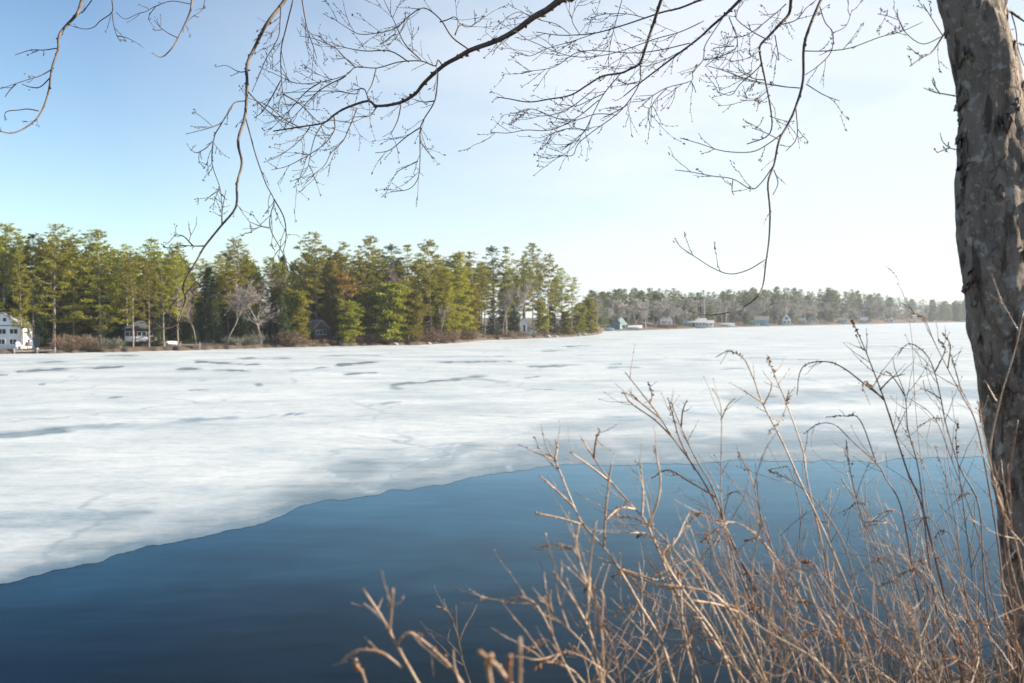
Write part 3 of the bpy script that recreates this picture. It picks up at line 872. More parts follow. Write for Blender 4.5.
def house(name, px, dR, w, dep, hw, hr, wall, roof, label, cat='house', gable='front', rz=0.0, over=.3, z0=0.0, trim='trim', chimney=None, foundation=True, hip=False):
    p = at_shore(px, dR)
    o = empty(name, p + Vector((0, 0, z0)), -math.atan2(p.x, p.y) + rz, label, cat)
    m = MB()
    b = -.8
    if gable == 'front':
        a = [(-w / 2, 0, b), (w / 2, 0, b), (w / 2, 0, hw), (0, 0, hw + hr), (-w / 2, 0, hw)]
        c = [(x, dep, z) for x, _, z in a]
        m.add(a + c, [(0, 1, 2, 3, 4), (9, 8, 7, 6, 5), (1, 6, 7, 2), (5, 0, 4, 9), (2, 7, 8, 3), (4, 3, 8, 9)])
    else:
        a = [(-w / 2, 0, b), (-w / 2, dep, b), (-w / 2, dep, hw), (-w / 2, dep / 2, hw + (0 if hip else hr)), (-w / 2, 0, hw)]
        c = [(w / 2, y, z) for _, y, z in a]
        m.add(a + c, [(0, 1, 2, 3, 4), (9, 8, 7, 6, 5), (1, 6, 7, 2), (5, 0, 4, 9), (2, 7, 8, 3), (4, 3, 8, 9)])
    m.build('wall', M[wall], o)
    r = MB(); t = .14
    if hip:
        e = [(-w / 2 - over, -over, hw), (w / 2 + over, -over, hw), (w / 2 + over, dep + over, hw), (-w / 2 - over, dep + over, hw)]
        q = min(w, dep) * .42
        rd = [(-w / 2 + q, dep / 2, hw + hr), (w / 2 - q, dep / 2, hw + hr)]
        lo = [(x, y, z - t) for x, y, z in e]
        r.add(e + rd + lo, [(0, 1, 5, 4), (1, 2, 5), (2, 3, 4, 5), (3, 0, 4), (0, 6, 7, 1), (1, 7, 8, 2), (2, 8, 9, 3), (3, 9, 6, 0), (6, 9, 8, 7)])
    else:
        half = (w if gable == 'front' else dep) / 2
        s = hr / half
        for sg in (-1, 1):
            x1 = sg * (half + over); z1 = hw - over * s
            pr = [(0, hw + hr + .01), (x1, z1 + .01), (x1, z1 + t), (0, hw + hr + t * 1.15)]
            if gable == 'front': A = [(x, -over, z) for x, z in pr]; B = [(x, dep + over, z) for x, z in pr]
            else: A = [(-w / 2 - over, dep / 2 + x, z) for x, z in pr]; B = [(w / 2 + over, dep / 2 + x, z) for x, z in pr]
            r.add(A + B, [(0, 1, 2, 3), (7, 6, 5, 4), (0, 4, 5, 1), (1, 5, 6, 2), (2, 6, 7, 3), (3, 7, 4, 0)])
    ro = r.build('roof', M[roof], o)
    if chimney:
        c = MB(); c.box(chimney[0], chimney[1], hw + hr * .8 + .4, .6, .6, 1.6); c.box(chimney[0], chimney[1], hw + hr * .8 + 1.25, .72, .72, .12)
        c.build('chimney', M['stone'], ro)
    return o


# 1 white three storey house at the left edge (gable to the lake)
h = house('gabled_house', 2, 4.5, 5.3, 4.2, 3.15, 1.72, 'white_paint', 'roof_grey', 'white three storey gabled house with rows of dark windows at the left edge', rz=-.33)
for cx in (-1.9, -.45, 1.05): window(h, cx + .45, 2.35, 1.05, .72, 0, 2)
for cx in (-1.9, -.55, .95): window(h, cx + .45, .95, .95, .72, 0, 2)
for cx in (-.55, .25): window(h, cx + .1, 3.95, .5, .52, 0, 1)
window(h, 2.2, 2.3, .8, .7, 0, 1, face='side', xs=2.65); window(h, 2.2, .9, .8, .7, 0, 1, face='side', xs=2.65)
b = MB(); b.box(0, -.04, 3.14, 5.36, .07, .12); b.build('band_board', M['roof_teal'], h)
b = MB(); b.box(2.62, -.035, 1.3, .14, .08, 3.6); b.build('corner_board', M['teal_paint'], h)
# small grey outbuilding beyond it
h = house('shed', 31, 12, 2.2, 2.4, 1.9, .6, 'grey_paint', 'roof_dark', 'small dark grey shed in the shade right of the white gabled house', 'shed', gable='side')
door(h, 0, 0, .8, 1.6, 0)
# 2 screened cottage
h = house('screened_cottage', 141, 7.5, 4.8, 5, 2.35, 1.15, 'brown_board', 'roof_dark', 'small cottage with white knee walls and three screened openings under a dark hip roof', 'cottage', gable='side', hip=True, z0=.25)
for cx in (-1.55, .1, 1.6): window(h, cx, 1.55, 1.25, .68, -.06, 2)
b = MB()
for cx, ww in ((-1.55, 1.4), (.1, 1.65), (1.6, 1.2)): b.box(cx, -.05, .8, ww, .08, .72)
b.build('knee_wall', M['white_paint'], h)
b = MB(); b.add([(-2.3, -.33, 2.42), (-1.2, -.33, 2.42), (-1.3, .1, 2.635), (-1.9, .2, 2.685)], [(0, 1, 2, 3)])
b.build('snow_patch', M['roof_pale'], h)
# 3 brown cabin
h = house('brown_cabin', 321, 5, 2.7, 5.5, 2.1, 1.25, 'brown_board', 'roof_grey', 'dark brown cabin with teal framed windows and a grey roof beside the low evergreen', 'cabin', rz=.55, z0=.35)
for cx in (-.7, .0, .7): window(h, cx, 1.45, .58, .78, 0, 2, 1, 'teal_paint')
b = MB(); b.box(0, -.06, .99, 2.2, .06, .14); b.build('sill_board', M['teal_paint'], h)
# 4 half hidden white shed
h = house('white_shed', 376, 8, 3.0, 3.0, 2.0, .9, 'white_paint', 'roof_grey', 'white shed half hidden behind olive evergreens right of the brown cabin', 'shed', gable='side')
window(h, -.7, 1.3, .8, .7, 0, 2); door(h, .7, 0, .8, 1.7, 0, 'grey_paint')
# 5 narrow white hut on the point
h = house('white_hut', 524, 6, 1.5, 2.0, 2.6, 1.0, 'white_paint', 'roof_pale', 'narrow white hut with a dark doorway among the pines on the point', 'hut', z0=.3)
window(h, .1, 1.4, .5, 1.5, 0, 1)
h = house('low_annex', 533, 7, 1.7, 1.6, .9, .35, 'white_paint', 'roof_pale', 'low white box shelter beside the narrow white hut', 'shelter', gable='side', z0=.3)
door(h, .2, 0, .5, .8, 0, 'grey_paint')

# far shore
h = house('teal_house', 616, 5, 3.0, 4, 2.3, 1.9, 'teal_paint', 'roof_teal', 'teal house with a steep gable just right of the wooded point', rz=-.45)
window(h, -.6, 1.3, .7, .8, 0, 2); window(h, .6, 1.3, .7, .8, 0, 2); window(h, 0, 2.7, .6, .7, 0, 1); window(h, 1.5, 1.3, .9, .8, 0, 2, face='side', xs=1.5)
h = house('open_porch', 621, 4, 3.4, 2.2, 1.5, .55, 'teal_pale', 'roof_pale', 'low pale porch building in front of the teal house', 'porch', gable='side')
for cx in (-1.0, 0, 1.0): window(h, cx, .8, .7, .7, 0, 1)
h = house('small_white_house', 664, 7, 2.9, 3.5, 2.1, 1.6, 'white_paint', 'roof_pale', 'small bright white house above a red brown wall on the far shore', z0=.9)
window(h, -.5, 1.2, .6, .7, 0, 2); window(h, .6, 1.2, .6, .7, 0, 2); door(h, 0.02, 0, .45, 1.4, 0, 'grey_paint')
h = house('white_garage', 669.5, 9, 2.2, 3, 2.0, 1.3, 'white_paint', 'roof_pale', 'white garage standing just right of the small bright white house', 'garage', z0=.8)
door(h, 0, 0, 1.3, 1.5, 0, 'grey_paint')
h = house('pale_lodge', 693, 6, 10.5, 5, 1.9, 1.5, 'grey_paint', 'roof_pale', 'long pale lodge with a broad light roof on the far shore', 'lodge', gable='side')
for cx in (-4.2, -2.8, -1.3, 1.6, 3.0, 4.3): window(h, cx, 1.1, .8, .8, 0, 2)
door(h, .2, 0, .9, 1.6, 0)
h = house('white_chalet', 698.5, 4, 2.8, 3, 1.8, 2.4, 'white_paint', 'roof_pale', 'pointed white chalet front with pale trim before the long pale lodge', 'chalet')
window(h, 0, 1.0, 1.2, .9, 0, 2); window(h, 0, 2.5, .6, .6, 0, 1)
h = house('white_boathouse', 707, 5, 5.4, 4, 1.5, 1.0, 'white_paint', 'roof_pale', 'low white boathouse at the right end of the long pale lodge', 'boathouse', gable='side')
for cx in (-1.6, 0, 1.6): window(h, cx, .85, .9, .6, 0, 2)
h = house('blue_house', 761.5, 6, 6.6, 5, 2.6, 1.7, 'blue_paint', 'roof_grey', 'blue house with a wide grey roof on the far shore', gable='side')
for cx in (-2.2, -.7, .9, 2.3): window(h, cx, 1.4, .8, .9, 0, 2)
h = house('blue_porch', 754, 5, 5.0, 3, 1.5, .8, 'teal_pale', 'roof_teal', 'low teal roofed porch left of the blue house', 'porch', gable='side')
for cx in (-1.5, 0, 1.5): window(h, cx, .8, .9, .7, 0, 2)
h = house('white_gabled_cottage', 786.5, 6, 4.2, 5, 2.7, 2.6, 'white_paint', 'roof_pale', 'tall white cottage with a steep gable and dark glass front right of the blue house', 'cottage', rz=.1)
window(h, 0, 3.2, 1.6, 1.3, 0, 3, 1); window(h, -.9, 1.3, 1.0, 1.4, 0, 2); window(h, 1.0, 1.3, 1.0, 1.4, 0, 2)
h = house('tan_cottage', 802, 8, 3.6, 4, 2.0, 1.3, 'tan_paint', 'roof_grey', 'small tan cottage right of the tall white gabled cottage', 'cottage', gable='side')
window(h, -.9, 1.2, .8, .8, 0, 2); window(h, .9, 1.2, .8, .8, 0, 2)
h = house('white_front_cottage', 812, 6, 3.4, 4, 2.1, 1.4, 'white_paint', 'roof_teal', 'white cottage with two dark windows and a dull teal roof, right of the tan cottage', 'cottage', gable='side')
window(h, -.9, 1.2, .9, .9, 0, 2); window(h, .9, 1.2, .9, .9, 0, 2)
h = house('grey_cottage', 842, 8, 5.0, 4, 2.0, 1.3, 'grey_paint', 'roof_grey', 'grey cottage behind the shrub stem with the orange tip', 'cottage', gable='side')
for cx in (-1.5, 0, 1.5): window(h, cx, 1.2, .9, .8, 0, 2)
h = house('pale_cottage', 864, 8, 4.2, 4, 2.0, 1.7, 'grey_paint', 'roof_pale', 'pale roofed cottage left of the small white gable far to the right', 'cottage', gable='side')
for cx in (-1.2, 1.2): window(h, cx, 1.2, .9, .8, 0, 2)
h = house('white_gable_house', 891.5, 8, 4.0, 4, 2.0, 2.2, 'white_paint', 'roof_grey', 'small white gable house far right among grey trees', 'house')
window(h, 0, 1.2, 1.4, 1.0, 0, 2)
h = house('white_tower_house', 914.5, 8, 2.4, 3, 3.4, 1.6, 'white_paint', 'roof_pale', 'narrow tall white house furthest right on the far shore', 'house')
window(h, 0, 1.2, .9, 1.1, 0, 2); window(h, 0, 2.7, .8, .8, 0, 1)


# -------------------------------------------- small things along the shores
def boat(px, dR, L, label, cover='tarp', rz=0.2, z=.1):
    p = at_shore(px, dR); p.z = max(p.z, .05) + z
    o = empty('covered_boat', p, -math.atan2(p.x, p.y) + rz, label, 'boat')
    hull = MB(); cov = MB(); n = 10
    rows = [[], [], [], []]
    for i in range(n + 1):
        t = i / n; x = (t - .5) * L
        w = L * .17 * (1 - max(0, t - .45) ** 2 * 3.0)
        w = max(w, .03)
        sh = .10 * t * t * L * .4
        for r, (yy, zz) in zip(rows, ((0, 0.0 + sh * .5), (w * .8, .14 + sh * .4), (w, L * .12 + sh), (0, L * .2 + sh * .6 + .12 * math.sin(t * 3.1)))):
            r.append((x, yy, zz))
    for sg in (1, -1):
        for m, (a, b_) in ((hull, (0, 1)), (hull, (1, 2)), (cov, (2, 3))):
            vs = [(x, sg * y, z_) for x, y, z_ in rows[a]] + [(x, sg * y, z_) for x, y, z_ in rows[b_]]
            m.add(vs, [(i, i + 1, n + 2 + i, n + 1 + i) for i in range(n)])
    hull.add([rows[0][0], rows[1][0], rows[2][0], (rows[2][0][0], -rows[2][0][1], rows[2][0][2]), (rows[1][0][0], -rows[1][0][1], rows[1][0][2])], [(0, 1, 2, 3, 4)])
    hull.build('hull', M['white_paint' if cover == 'tarp' else 'blue_paint'], o)
    cov.build('cover', M[cover], o)
    st = MB()
    for x in (-.25, .2): st.box(x * L, 0, -.12, .12, L * .2, .3)
    st.build('cradle', M['wood'], o)


boat(169, 6, 2.4, 'boat wrapped in white tarp right of the screened cottage')
boat(608, 1.0, 4.2, 'blue covered boat on the ice edge left of the teal house', 'tarp_blue', 0)
boat(635, 1.5, 5.0, 'pale tarped boat right of the teal house', 'tarp', 0.1)
boat(728, 1.5, 6.0, 'white tarped boat between the boathouse and the blue house', 'tarp', -.1)


def dock(px, dR, L, label, rz=0.0, z=.35, white=False):
    p = at_shore(px, dR); p.z = max(p.z, .05)
    o = empty('dock_section', p, -math.atan2(p.x, p.y) + rz, label, 'dock')
    d = MB(); k = int(L / .2)
    for i in range(k): d.box((i + .5) * L / k - L / 2, 0, z, L / k - .02, 1.1, .06)
    for y in (-.45, .45): d.box(0, y, z - .1, L, .08, .13)
    d.build('deck', M['trim' if white else 'wood'], o)
    for x in (-.45, .45):
        for y in (-.5, .5):
            q = MB(); q.tube([(x * L, y, -.3), (x * L, y, z + .35)], .04, 6); q.build('post', M['metal'], o)


dock(26, .6, 3.2, 'pale dock section lying at the waterline before the white gabled house', .1, .22, False)
dock(46, .2, 2.4, 'pale dock section pulled ashore under the bare pale pine trunk', -.05, .2, False)
dock(190, 1.2, 3.0, 'weathered dock section left of the picnic table', .0, .45)
dock(805, .8, 5, 'weathered dock section before the tan cottage', .0, .4)
dock(745, .8, 6, 'weathered dock section left of the blue house', .0, .4)


def picnic(px, dR, label):
    p = at_shore(px, dR)
    o = empty('picnic_table', p, -math.atan2(p.x, p.y) + .15, label, 'table')
    t = MB()
    for i in range(5): t.box(0, (i - 2) * .15, .75, 1.8, .14, .04)
    t.build('tabletop', M['brown_board'], o)
    for sg in (-1, 1):
        s = MB()
        for i in (0, 1): s.box(0, sg * (.62 + .14 * i), .45, 1.8, .13, .04)
        s.build('bench_seat', M['brown_board'], o)
    for x in (-.6, .6):
        l = MB()
        for sg in (-1, 1): l.tube([(x, sg * .28, .72), (x, sg * .72, 0)], .045, 4)
        l.box(x, 0, .40, .05, 1.5, .1); l.build('leg', M['brown_board'], o)


picnic(209, 3.0, 'dark picnic table on the shaded shore right of the covered boat')


def adirondack(px, dR, rz, label, m):
    p = at_shore(px, dR)
    o = empty('garden_chair', p, -math.atan2(p.x, p.y) + rz, label, 'chair')
    s = MB()
    for i in range(4): s.box(0, -.05 - i * .13, .38 + .02 * i, .5, .12, .03)
    s.build('seat', M[m], o)
    k = MB()
    for i in range(5): k.add([((i - 2) * .11 - .05, .05, .36), ((i - 2) * .11 + .05, .05, .36), ((i - 2) * .12 + .05, .3, 1.0 - abs(i - 2) * .05), ((i - 2) * .12 - .05, .3, 1.0 - abs(i - 2) * .05),
                              ((i - 2) * .11 - .05, .08, .35), ((i - 2) * .11 + .05, .08, .35), ((i - 2) * .12 + .05, .33, .99 - abs(i - 2) * .05), ((i - 2) * .12 - .05, .33, .99 - abs(i - 2) * .05)],
                             [(0, 1, 2, 3), (7, 6, 5, 4), (0, 4, 5, 1), (1, 5, 6, 2), (2, 6, 7, 3), (3, 7, 4, 0)])
    k.build('backrest', M[m], o)
    for x in (-.3, .3):
        a = MB(); a.box(x, -.2, .58, .12, .7, .03); a.build('armrest', M[m], o)
        for y in (-.48, .1):
            l = MB(); l.box(x, y, .28, .06, .08, .58); l.build('leg', M[m], o)


adirondack(18.5, 2.2, .3, 'white garden chair in front of the white gabled house', 'white_paint')
adirondack(26.5, 3.2, -.3, 'reddish garden chair at the right corner of the white gabled house', 'red_paint')
adirondack(30, 3.4, -.2, 'pale blue garden chair beside the reddish one right of the white gabled house', 'blue_paint')

p = at_shore(667, 2.5)
o = empty('retaining_wall', p, -math.atan2(p.x, p.y), 'low red brown retaining wall below the small bright white house', 'wall')
b = MB()
for r_ in range(4):
    for i in range(12): b.box((i - 5.5) * .62 + (.3 if r_ % 2 else 0), 0, .1 + r_ * .3, .6, .4, .28)
b.build('stonework', M['red_paint'], o)
b = MB(); b.box(0, 0, 1.2, 7.6, .5, .1); b.build('cap', M['tan_paint'], o)


def pole(px, dR, py, label):
    p = at_shore(px, dR); hh = top_h(p, py)
    o = empty('utility_pole', p, 0, label, 'pole')
    s = MB(); s.tube([(0, 0, -.4), (0, 0, hh)], [.16, .11], 8); s.build('shaft', M['pale_bark'], o)
    s = MB(); s.box(0, -.16, hh - .9, 1.8, .1, .12, .2); s.build('crossarm', M['wood'], o)


pole(704, 9, 300, 'tall pale pole rising behind the low white boathouse')
pole(726, 9, 308, 'slim pale pole behind the white tarped boat')
pole(645.5, 4, 316, 'short pale pole left of the small bright white house')

# rocks at the foot of the low bank
for i, (px, dR, s) in enumerate(((548, .6, .55), (556, .5, .45), (578, .6, .6), (584, .5, .5), (500, .5, .4), (395, .4, .5), (428, .4, .4))):
    p = at_shore(px, dR)
    rg = random.Random(400 + i); mb = MB(); vs = []; fs = []
    for a in range(6):
        for c in range(10):
            u = a / 5 * math.pi; v = c / 10 * 6.283
            d = Vector((math.sin(u) * math.cos(v), math.sin(u) * math.sin(v), math.cos(u)))
            d = d * (s * (1 + .35 * noise.noise(d * 1.3 + Vector((i * 7, 0, 0)))))
            vs.append((d.x * 1.5, d.y, d.z * .7))
    for a in range(5):
        for c in range(10): fs.append((a * 10 + c, (a + 1) * 10 + c, (a + 1) * 10 + (c + 1) % 10, a * 10 + (c + 1) % 10))
    mb.add(vs, fs); o = mb.build('boulder', M['stone']); o.location = (p.x, p.y, max(.05, p.z) + .1)
    tag(o, ('grey boulder at the foot of the low brown bank left of the point tip', 'grey boulder beside another at the foot of the low brown bank', 'grey boulder under the young pines at the point', 'grey boulder at the very tip of the point',
            'small grey boulder below the crooked leaning birch', 'small grey boulder below the drooping olive evergreen', 'small grey boulder left of the short pale trunk at the bend of the shore')[i], 'boulder')

# --------------------------------------------------------- the overhanging tree
TREE = empty('overhanging_tree', (0, 0, 0), 0, 'big rough barked tree leaning at the right edge, its bare twigs hanging over the sky', 'tree')
TD = 4.2
TRK = [(1090, 800, 54), (1074, 745, 49), (1062, 683, 46), (1054, 600, 44.5), (1041, 500, 42.5), (1033, 450, 41.5), (1023, 388, 40), (1011, 320, 38.5), (1002, 275, 37.5), (996, 210, 36.5), (993, 150, 34.5),
       (991, 110, 33), (984, 60, 31.5), (972, 0, 30), (956, -80, 28.5), (938, -180, 26.5), (922, -300, 23), (908, -420, 18), (897, -540, 12), (890, -640, 6)]
tc_pts = curve_pts([P(x, y, TD) for x, y, _ in TRK], 9)
tr_rad = np.interp(np.linspace(0, len(TRK) - 1, len(tc_pts)), range(len(TRK)), [w * .96 / F * TD for _, _, w in TRK])


def trunk_mesh():
    n = 84; V = []; fs = []
    pts = []
    for i in range(len(tc_pts) - 1):
        for k in range(3): pts.append((tc_pts[i].lerp(tc_pts[i + 1], k / 3), lerp(tr_rad[i], tr_rad[i + 1], k / 3)))
    lump = P(955, 274, TD)
    for i, (p, r) in enumerate(pts):
        for j in range(n):
            a = 2 * math.pi * j / n
            d = Vector((math.cos(a), math.sin(a), 0))
            q = p + d * r
            s = Vector((q.x * 5, q.y * 5, q.z * 1.5))
            h = noise.fractal(s * 1.2, .9, 2.1, 4) * .016 + noise.fractal(s * 5, .8, 2.1, 3) * .006
            rid = noise.fractal(Vector((q.x * 16, q.y * 16, q.z * 2.2 + 3)), .8, 2.0, 3)
            h += max(0, rid) * .013 - max(0, -rid - .15) * .012
            pl = noise.noise(Vector((a * 2.4, q.z * 4.5, 3)))
            if pl > .18: h += (pl - .18) * .028
            kd = (q - lump).length
            h += .022 * math.exp(-(kd / .045) ** 2)
            V.append(q + d * h)
    m = len(pts)
    for i in range(m - 1):
        for j in range(n):
            fs.append((i * n + j, i * n + (j + 1) % n, (i + 1) * n + (j + 1) % n, (i + 1) * n + j))
    me = bpy.data.meshes.new('trunk'); me.from_pydata([tuple(v) for v in V], [], fs); me.materials.append(M['bark'])
    me.polygons.foreach_set('use_smooth', [True] * len(fs)); me.update()
    return me


link('trunk', trunk_mesh(), TREE)
# curling bark plates
rb = random.Random(3)
flk = MB()


def trunk_at(py):
    ys = [q[1] for q in TRK]
    f = np.interp(-py, [-y for y in ys], range(len(ys)))
    i = min(int(f * 9), len(tc_pts) - 2)
    return tc_pts[i], tr_rad[i]


def plate(py, ang, w, hgt, lift):
    p, r = trunk_at(py)
    vs = []; nx, nz = 5, 6
    jt = [rb.uniform(-.25, .25) for _ in range(nz)]
    for side in (0, 1):
        for iz in range(nz):
            for ix in range(nx):
                u = ix / (nx - 1) - .5; v = iz / (nz - 1)
                a = ang + u * w / r * (1 - 1.5 * abs(v - .45) ** 1.5 + jt[iz])
                rr = r + .001 + lift * (1 - v) ** 1.6 * (.6 + .4 * u) + .004 * rb.gauss(0, 1) - side * .008
                vs.append((p.x + math.cos(a) * rr, p.y + math.sin(a) * rr, p.z + (v - .5) * hgt + rb.gauss(0, .006) + .012 * math.sin(u * 5 + ang * 9)))
    fs = []
    o = nx * nz
    for iz in range(nz - 1):
        for ix in range(nx - 1):
            a = iz * nx + ix
            fs.append((a, a + 1, a + nx + 1, a + nx)); fs.append((o + a + nx, o + a + nx + 1, o + a + 1, o + a))
    for ix in range(nx - 1):
        fs.append((ix, o + ix, o + ix + 1, ix + 1)); k = (nz - 1) * nx + ix; fs.append((k + 1, o + k + 1, o + k, k))
    for iz in range(nz - 1):
        a = iz * nx; fs.append((a + nx, o + a + nx, o + a, a)); a = iz * nx + nx - 1; fs.append((a, o + a, o + a + nx, a + nx))
    flk = MB(); flk.add(vs, fs); flk.build('bark_plate', M['bark'], TREE, True)


for py, ang, w, hgt, lift in ((112, 3.25, .05, .07, .016), (128, 3.2, .045, .05, .02), (146, 3.3, .05, .05, .012), (158, 3.2, .05, .06, .034), (163, 3.45, .05, .05, .022), (182, 3.3, .05, .06, .012), (268, 3.25, .06, .07, .022), (276, 3.35, .06, .05, .03), (60, 3.3, .04, .05, .010), (84, 3.2, .04, .06, .012), (215, 3.2, .04, .05, .010), (238, 3.3, .04, .05, .008)):
    plate(py, ang, w, hgt, lift)
for py in (22, 98, 104, 133, 140, 170, 176, 192, 204, 226, 252, 262, 283, 298, 330, 352):
    plate(py, rb.uniform(3.0, 3.5), rb.uniform(.03, .06), rb.uniform(.03, .07), rb.uniform(.012, .028))
for i in range(60):
    plate(rb.uniform(-150, 690), rb.uniform(2.9, 6.5), rb.uniform(.015, .045), rb.uniform(.02, .08), rb.uniform(.001, .006))

# limbs above the frame that the hanging branches spring from
LIMBS = []
for pts, r0, r1 in (([trunk_at(-300)[0], P(760, -240, 4.9), P(560, -170, 5.6), P(360, -120, 6.2), P(150, -110, 6.6), P(-60, -120, 6.8)], .085, .018),
                    ([trunk_at(-190)[0], P(860, -150, 4.9), P(760, -110, 5.5), P(660, -100, 6.0), P(560, -95, 6.3)], .06, .018),
                    ([trunk_at(-160)[0], P(1000, -120, 4.5), P(1060, -110, 4.8), P(1130, -100, 5.0)], .04, .012)):
    cp = curve_pts(pts, 6)
    m = MB(); m.tube(cp, [lerp(r0, r1, i / (len(cp) - 1)) for i in range(len(cp))], 8)
    m.build('limb', M['twig'], TREE, True)
    LIMBS += cp

rtw = random.Random(21)


def twiglets(m, pts, rad, dens, lmin, lmax, lev=0):
    L = sum((pts[i + 1] - pts[i]).length for i in range(len(pts) - 1))
    n = int(L * dens + rtw.random())
    for q in range(n):
        f = rtw.uniform(.12, 1) * (len(pts) - 1); i = min(int(f), len(pts) - 2)
        p = pts[i].lerp(pts[i + 1], f - i)
        t = (pts[i + 1] - pts[i]).normalized()
        side = t.cross(Vector((0, 1, 0)) + rvec(rtw) * .5).normalized() * rtw.choice((-1, 1))
        d = (t * rtw.uniform(.7, 1.2) + side * rtw.uniform(.35, .8) + rvec(rtw) * .12).normalized()
        ln = rtw.uniform(lmin, lmax)
        tp = [p]
        dd = d
        for k in range(4):
            dd = (dd + rvec(rtw) * .13 + Vector((0, 0, .05)) + t * .06).normalized()
            tp.append(tp[-1] + dd * ln / 4)
        r = min(rad * .7, .0021)
        m.tube(tp, [r, r * .9, r * .8, r * .7, r * .6], 3)
        for k in range(1, 5):
            if rtw.random() < .75:
                m.blob(tp[k] + rvec(rtw) * .002, rtw.uniform(.0022, .0036), dd + rvec(rtw) * .4, 2.4)
        if rtw.random() < .5:
            for _ in range(2): m.blob(tp[-1] + dd * .006 + rvec(rtw) * .006, .0034, dd + rvec(rtw) * .5, 3.0)
        if lev < 1 and ln > .12: twiglets(m, tp, r, 9, .04, .12, lev + 1)


def branch(d0, d1, r0, r1, main, twigs, dens=7, reach=(.06, .22), label=None):
    k = len(main)
    raw = [P(x, y, lerp(d0, d1, i / (k - 1)) + (rtw.uniform(-.06, .06) if 0 < i else 0)) for i, (x, y) in enumerate(main)]
    vis = curve_pts(raw, 4)
    ext = []
    if main[0][1] <= 1:
        st = raw[0] + (raw[0] - raw[1]).normalized() * .22
        tgt = min(LIMBS, key=lambda q: (q - (st + Vector((.25, 0, .1)))).length)
        ext = curve_pts([tgt, tgt.lerp(st, .55) + Vector((0, 0, .03)), st, raw[0]], 5)[:-1]
    full = ext + vis
    ne = len(ext)
    rads = [lerp(r0 * 1.35, r0, i / max(1, ne)) for i in range(ne)] + [lerp(r0, r1, (i / (len(vis) - 1)) ** .8) for i in range(len(vis))]
    m = MB(); m.tube(full, rads, 7)
    for i in range(len(vis)):
        if rtw.random() < .5: m.blob(vis[i] + rvec(rtw) * rads[ne + i] * .4, rads[ne + i] * 1.25, rvec(rtw), 1.3)
    twiglets(m, vis, r1, dens * .55, *reach)
    bo = m.build('branch', M['twig'], TREE, True)
    if label: bo['label'] = label
    for tw in twigs:
        s3 = min(range(len(raw)), key=lambda i: (main[i][0] - tw[0][0]) ** 2 + (main[i][1] - tw[0][1]) ** 2)
        # nearest depth on the main run
        best = min(vis, key=lambda q: ((512 + F * q.x / ((q - CAM).dot(FW)) - tw[0][0]) ** 2 + (341.5 - F * (q - CAM).dot(UP) / ((q - CAM).dot(FW)) - tw[0][1]) ** 2))
        dd = (best - CAM).dot(FW)
        dl = rtw.uniform(-.35, .35)
        tp = curve_pts([P(x, y, dd + dl * i / (len(tw) - 1)) for i, (x, y) in enumerate(tw)], 4)
        tm = MB()
        ra = min(.0048, max(.0027, r0 * .36)); 
        tm.tube(tp, [lerp(ra, .0019, i / (len(tp) - 1)) for i in range(len(tp))], 5)
        twiglets(tm, tp, .0032, dens * 1.5, *reach)
        tm.build('twig', M['twig_fine'], bo, True)


branch(6.4, 5.6, .011, .0028, [(82, 0), (77, 14), (66, 26), (59, 36), (58, 50), (52, 68), (48, 94), (39, 116), (25, 128), (12, 133), (0, 131), (-14, 126)],
       [[(58, 48), (44, 50), (31, 50), (15, 55)], [(51, 70), (40, 76), (30, 79), (15, 84), (0, 89)], [(16, 84), (10, 90), (5, 97)], [(50, 78), (40, 87), (30, 87), (22, 84)], [(39, 111), (28, 109), (19, 110), (6, 112), (5, 121)],
        [(92, 0), (84, 10), (75, 17)], [(112, 0), (112, 12), (100, 21), (94, 27), (84, 29), (69, 25)], [(112, 13), (114, 26), (117, 36), (121, 42)], [(117, 36), (124, 37), (130, 39)]], 4, (.04, .12))
branch(6.2, 5.8, .007, .0026, [(192, 0), (190, 12), (184, 26), (178, 38), (172, 48), (162, 57), (152, 53)],
       [[(190, 4), (172, 1), (156, 6), (147, 11), (137, 14), (125, 19), (116, 12)], [(205, 0), (202, 10), (192, 17), (183, 26)], [(156, 6), (150, 14), (148, 20)], [(178, 38), (168, 33), (160, 27), (154, 20)]], 5, (.04, .12))
branch(5.8, 5.2, .0115, .0030, [(285, 0), (279, 8), (266, 25), (255, 47), (247, 65), (247, 84), (245, 116), (238, 141), (242, 163), (237, 184), (236, 207), (221, 226), (205, 246), (197, 260), (184, 283), (184, 293), (186, 296), (183, 308), (179, 320), (175, 328)],
       [[(245, 116), (250, 134), (256, 156), (266, 184), (274, 200), (271, 213), (270, 228), (280, 248), (284, 258), (284, 280), (284, 295)], [(274, 199), (284, 218), (286, 238), (283, 252)], [(270, 228), (260, 226), (250, 222)],
        [(281, 5), (280, 22), (278, 38), (266, 59), (258, 78), (252, 92)], [(293, 0), (286, 28), (281, 50), (281, 72), (283, 94), (288, 110), (291, 122)], [(302, 0), (305, 18), (308, 31), (313, 46), (317, 59)],
        [(245, 101), (236, 102), (231, 107), (222, 122), (209, 128), (198, 131), (186, 134)], [(226, 116), (220, 126), (214, 138), (212, 163), (220, 188), (222, 209)], [(214, 140), (206, 148), (197, 153)], [(220, 190), (213, 194), (205, 201)],
        [(205, 246), (193, 246), (178, 245)], [(193, 246), (183, 236), (174, 235)], [(222, 224), (222, 212), (224, 200), (226, 190)], [(176, 322), (168, 314), (163, 308), (160, 302)], [(178, 324), (166, 329), (156, 324), (147, 317)], [(185, 295), (190, 288), (187, 292)],
        [(281, 80), (270, 100), (262, 112), (254, 118)], [(283, 94), (300, 104), (316, 120), (330, 130)], [(248, 92), (262, 106), (280, 120), (296, 128)], [(250, 70), (240, 72), (228, 66)]], 7, (.05, .2))
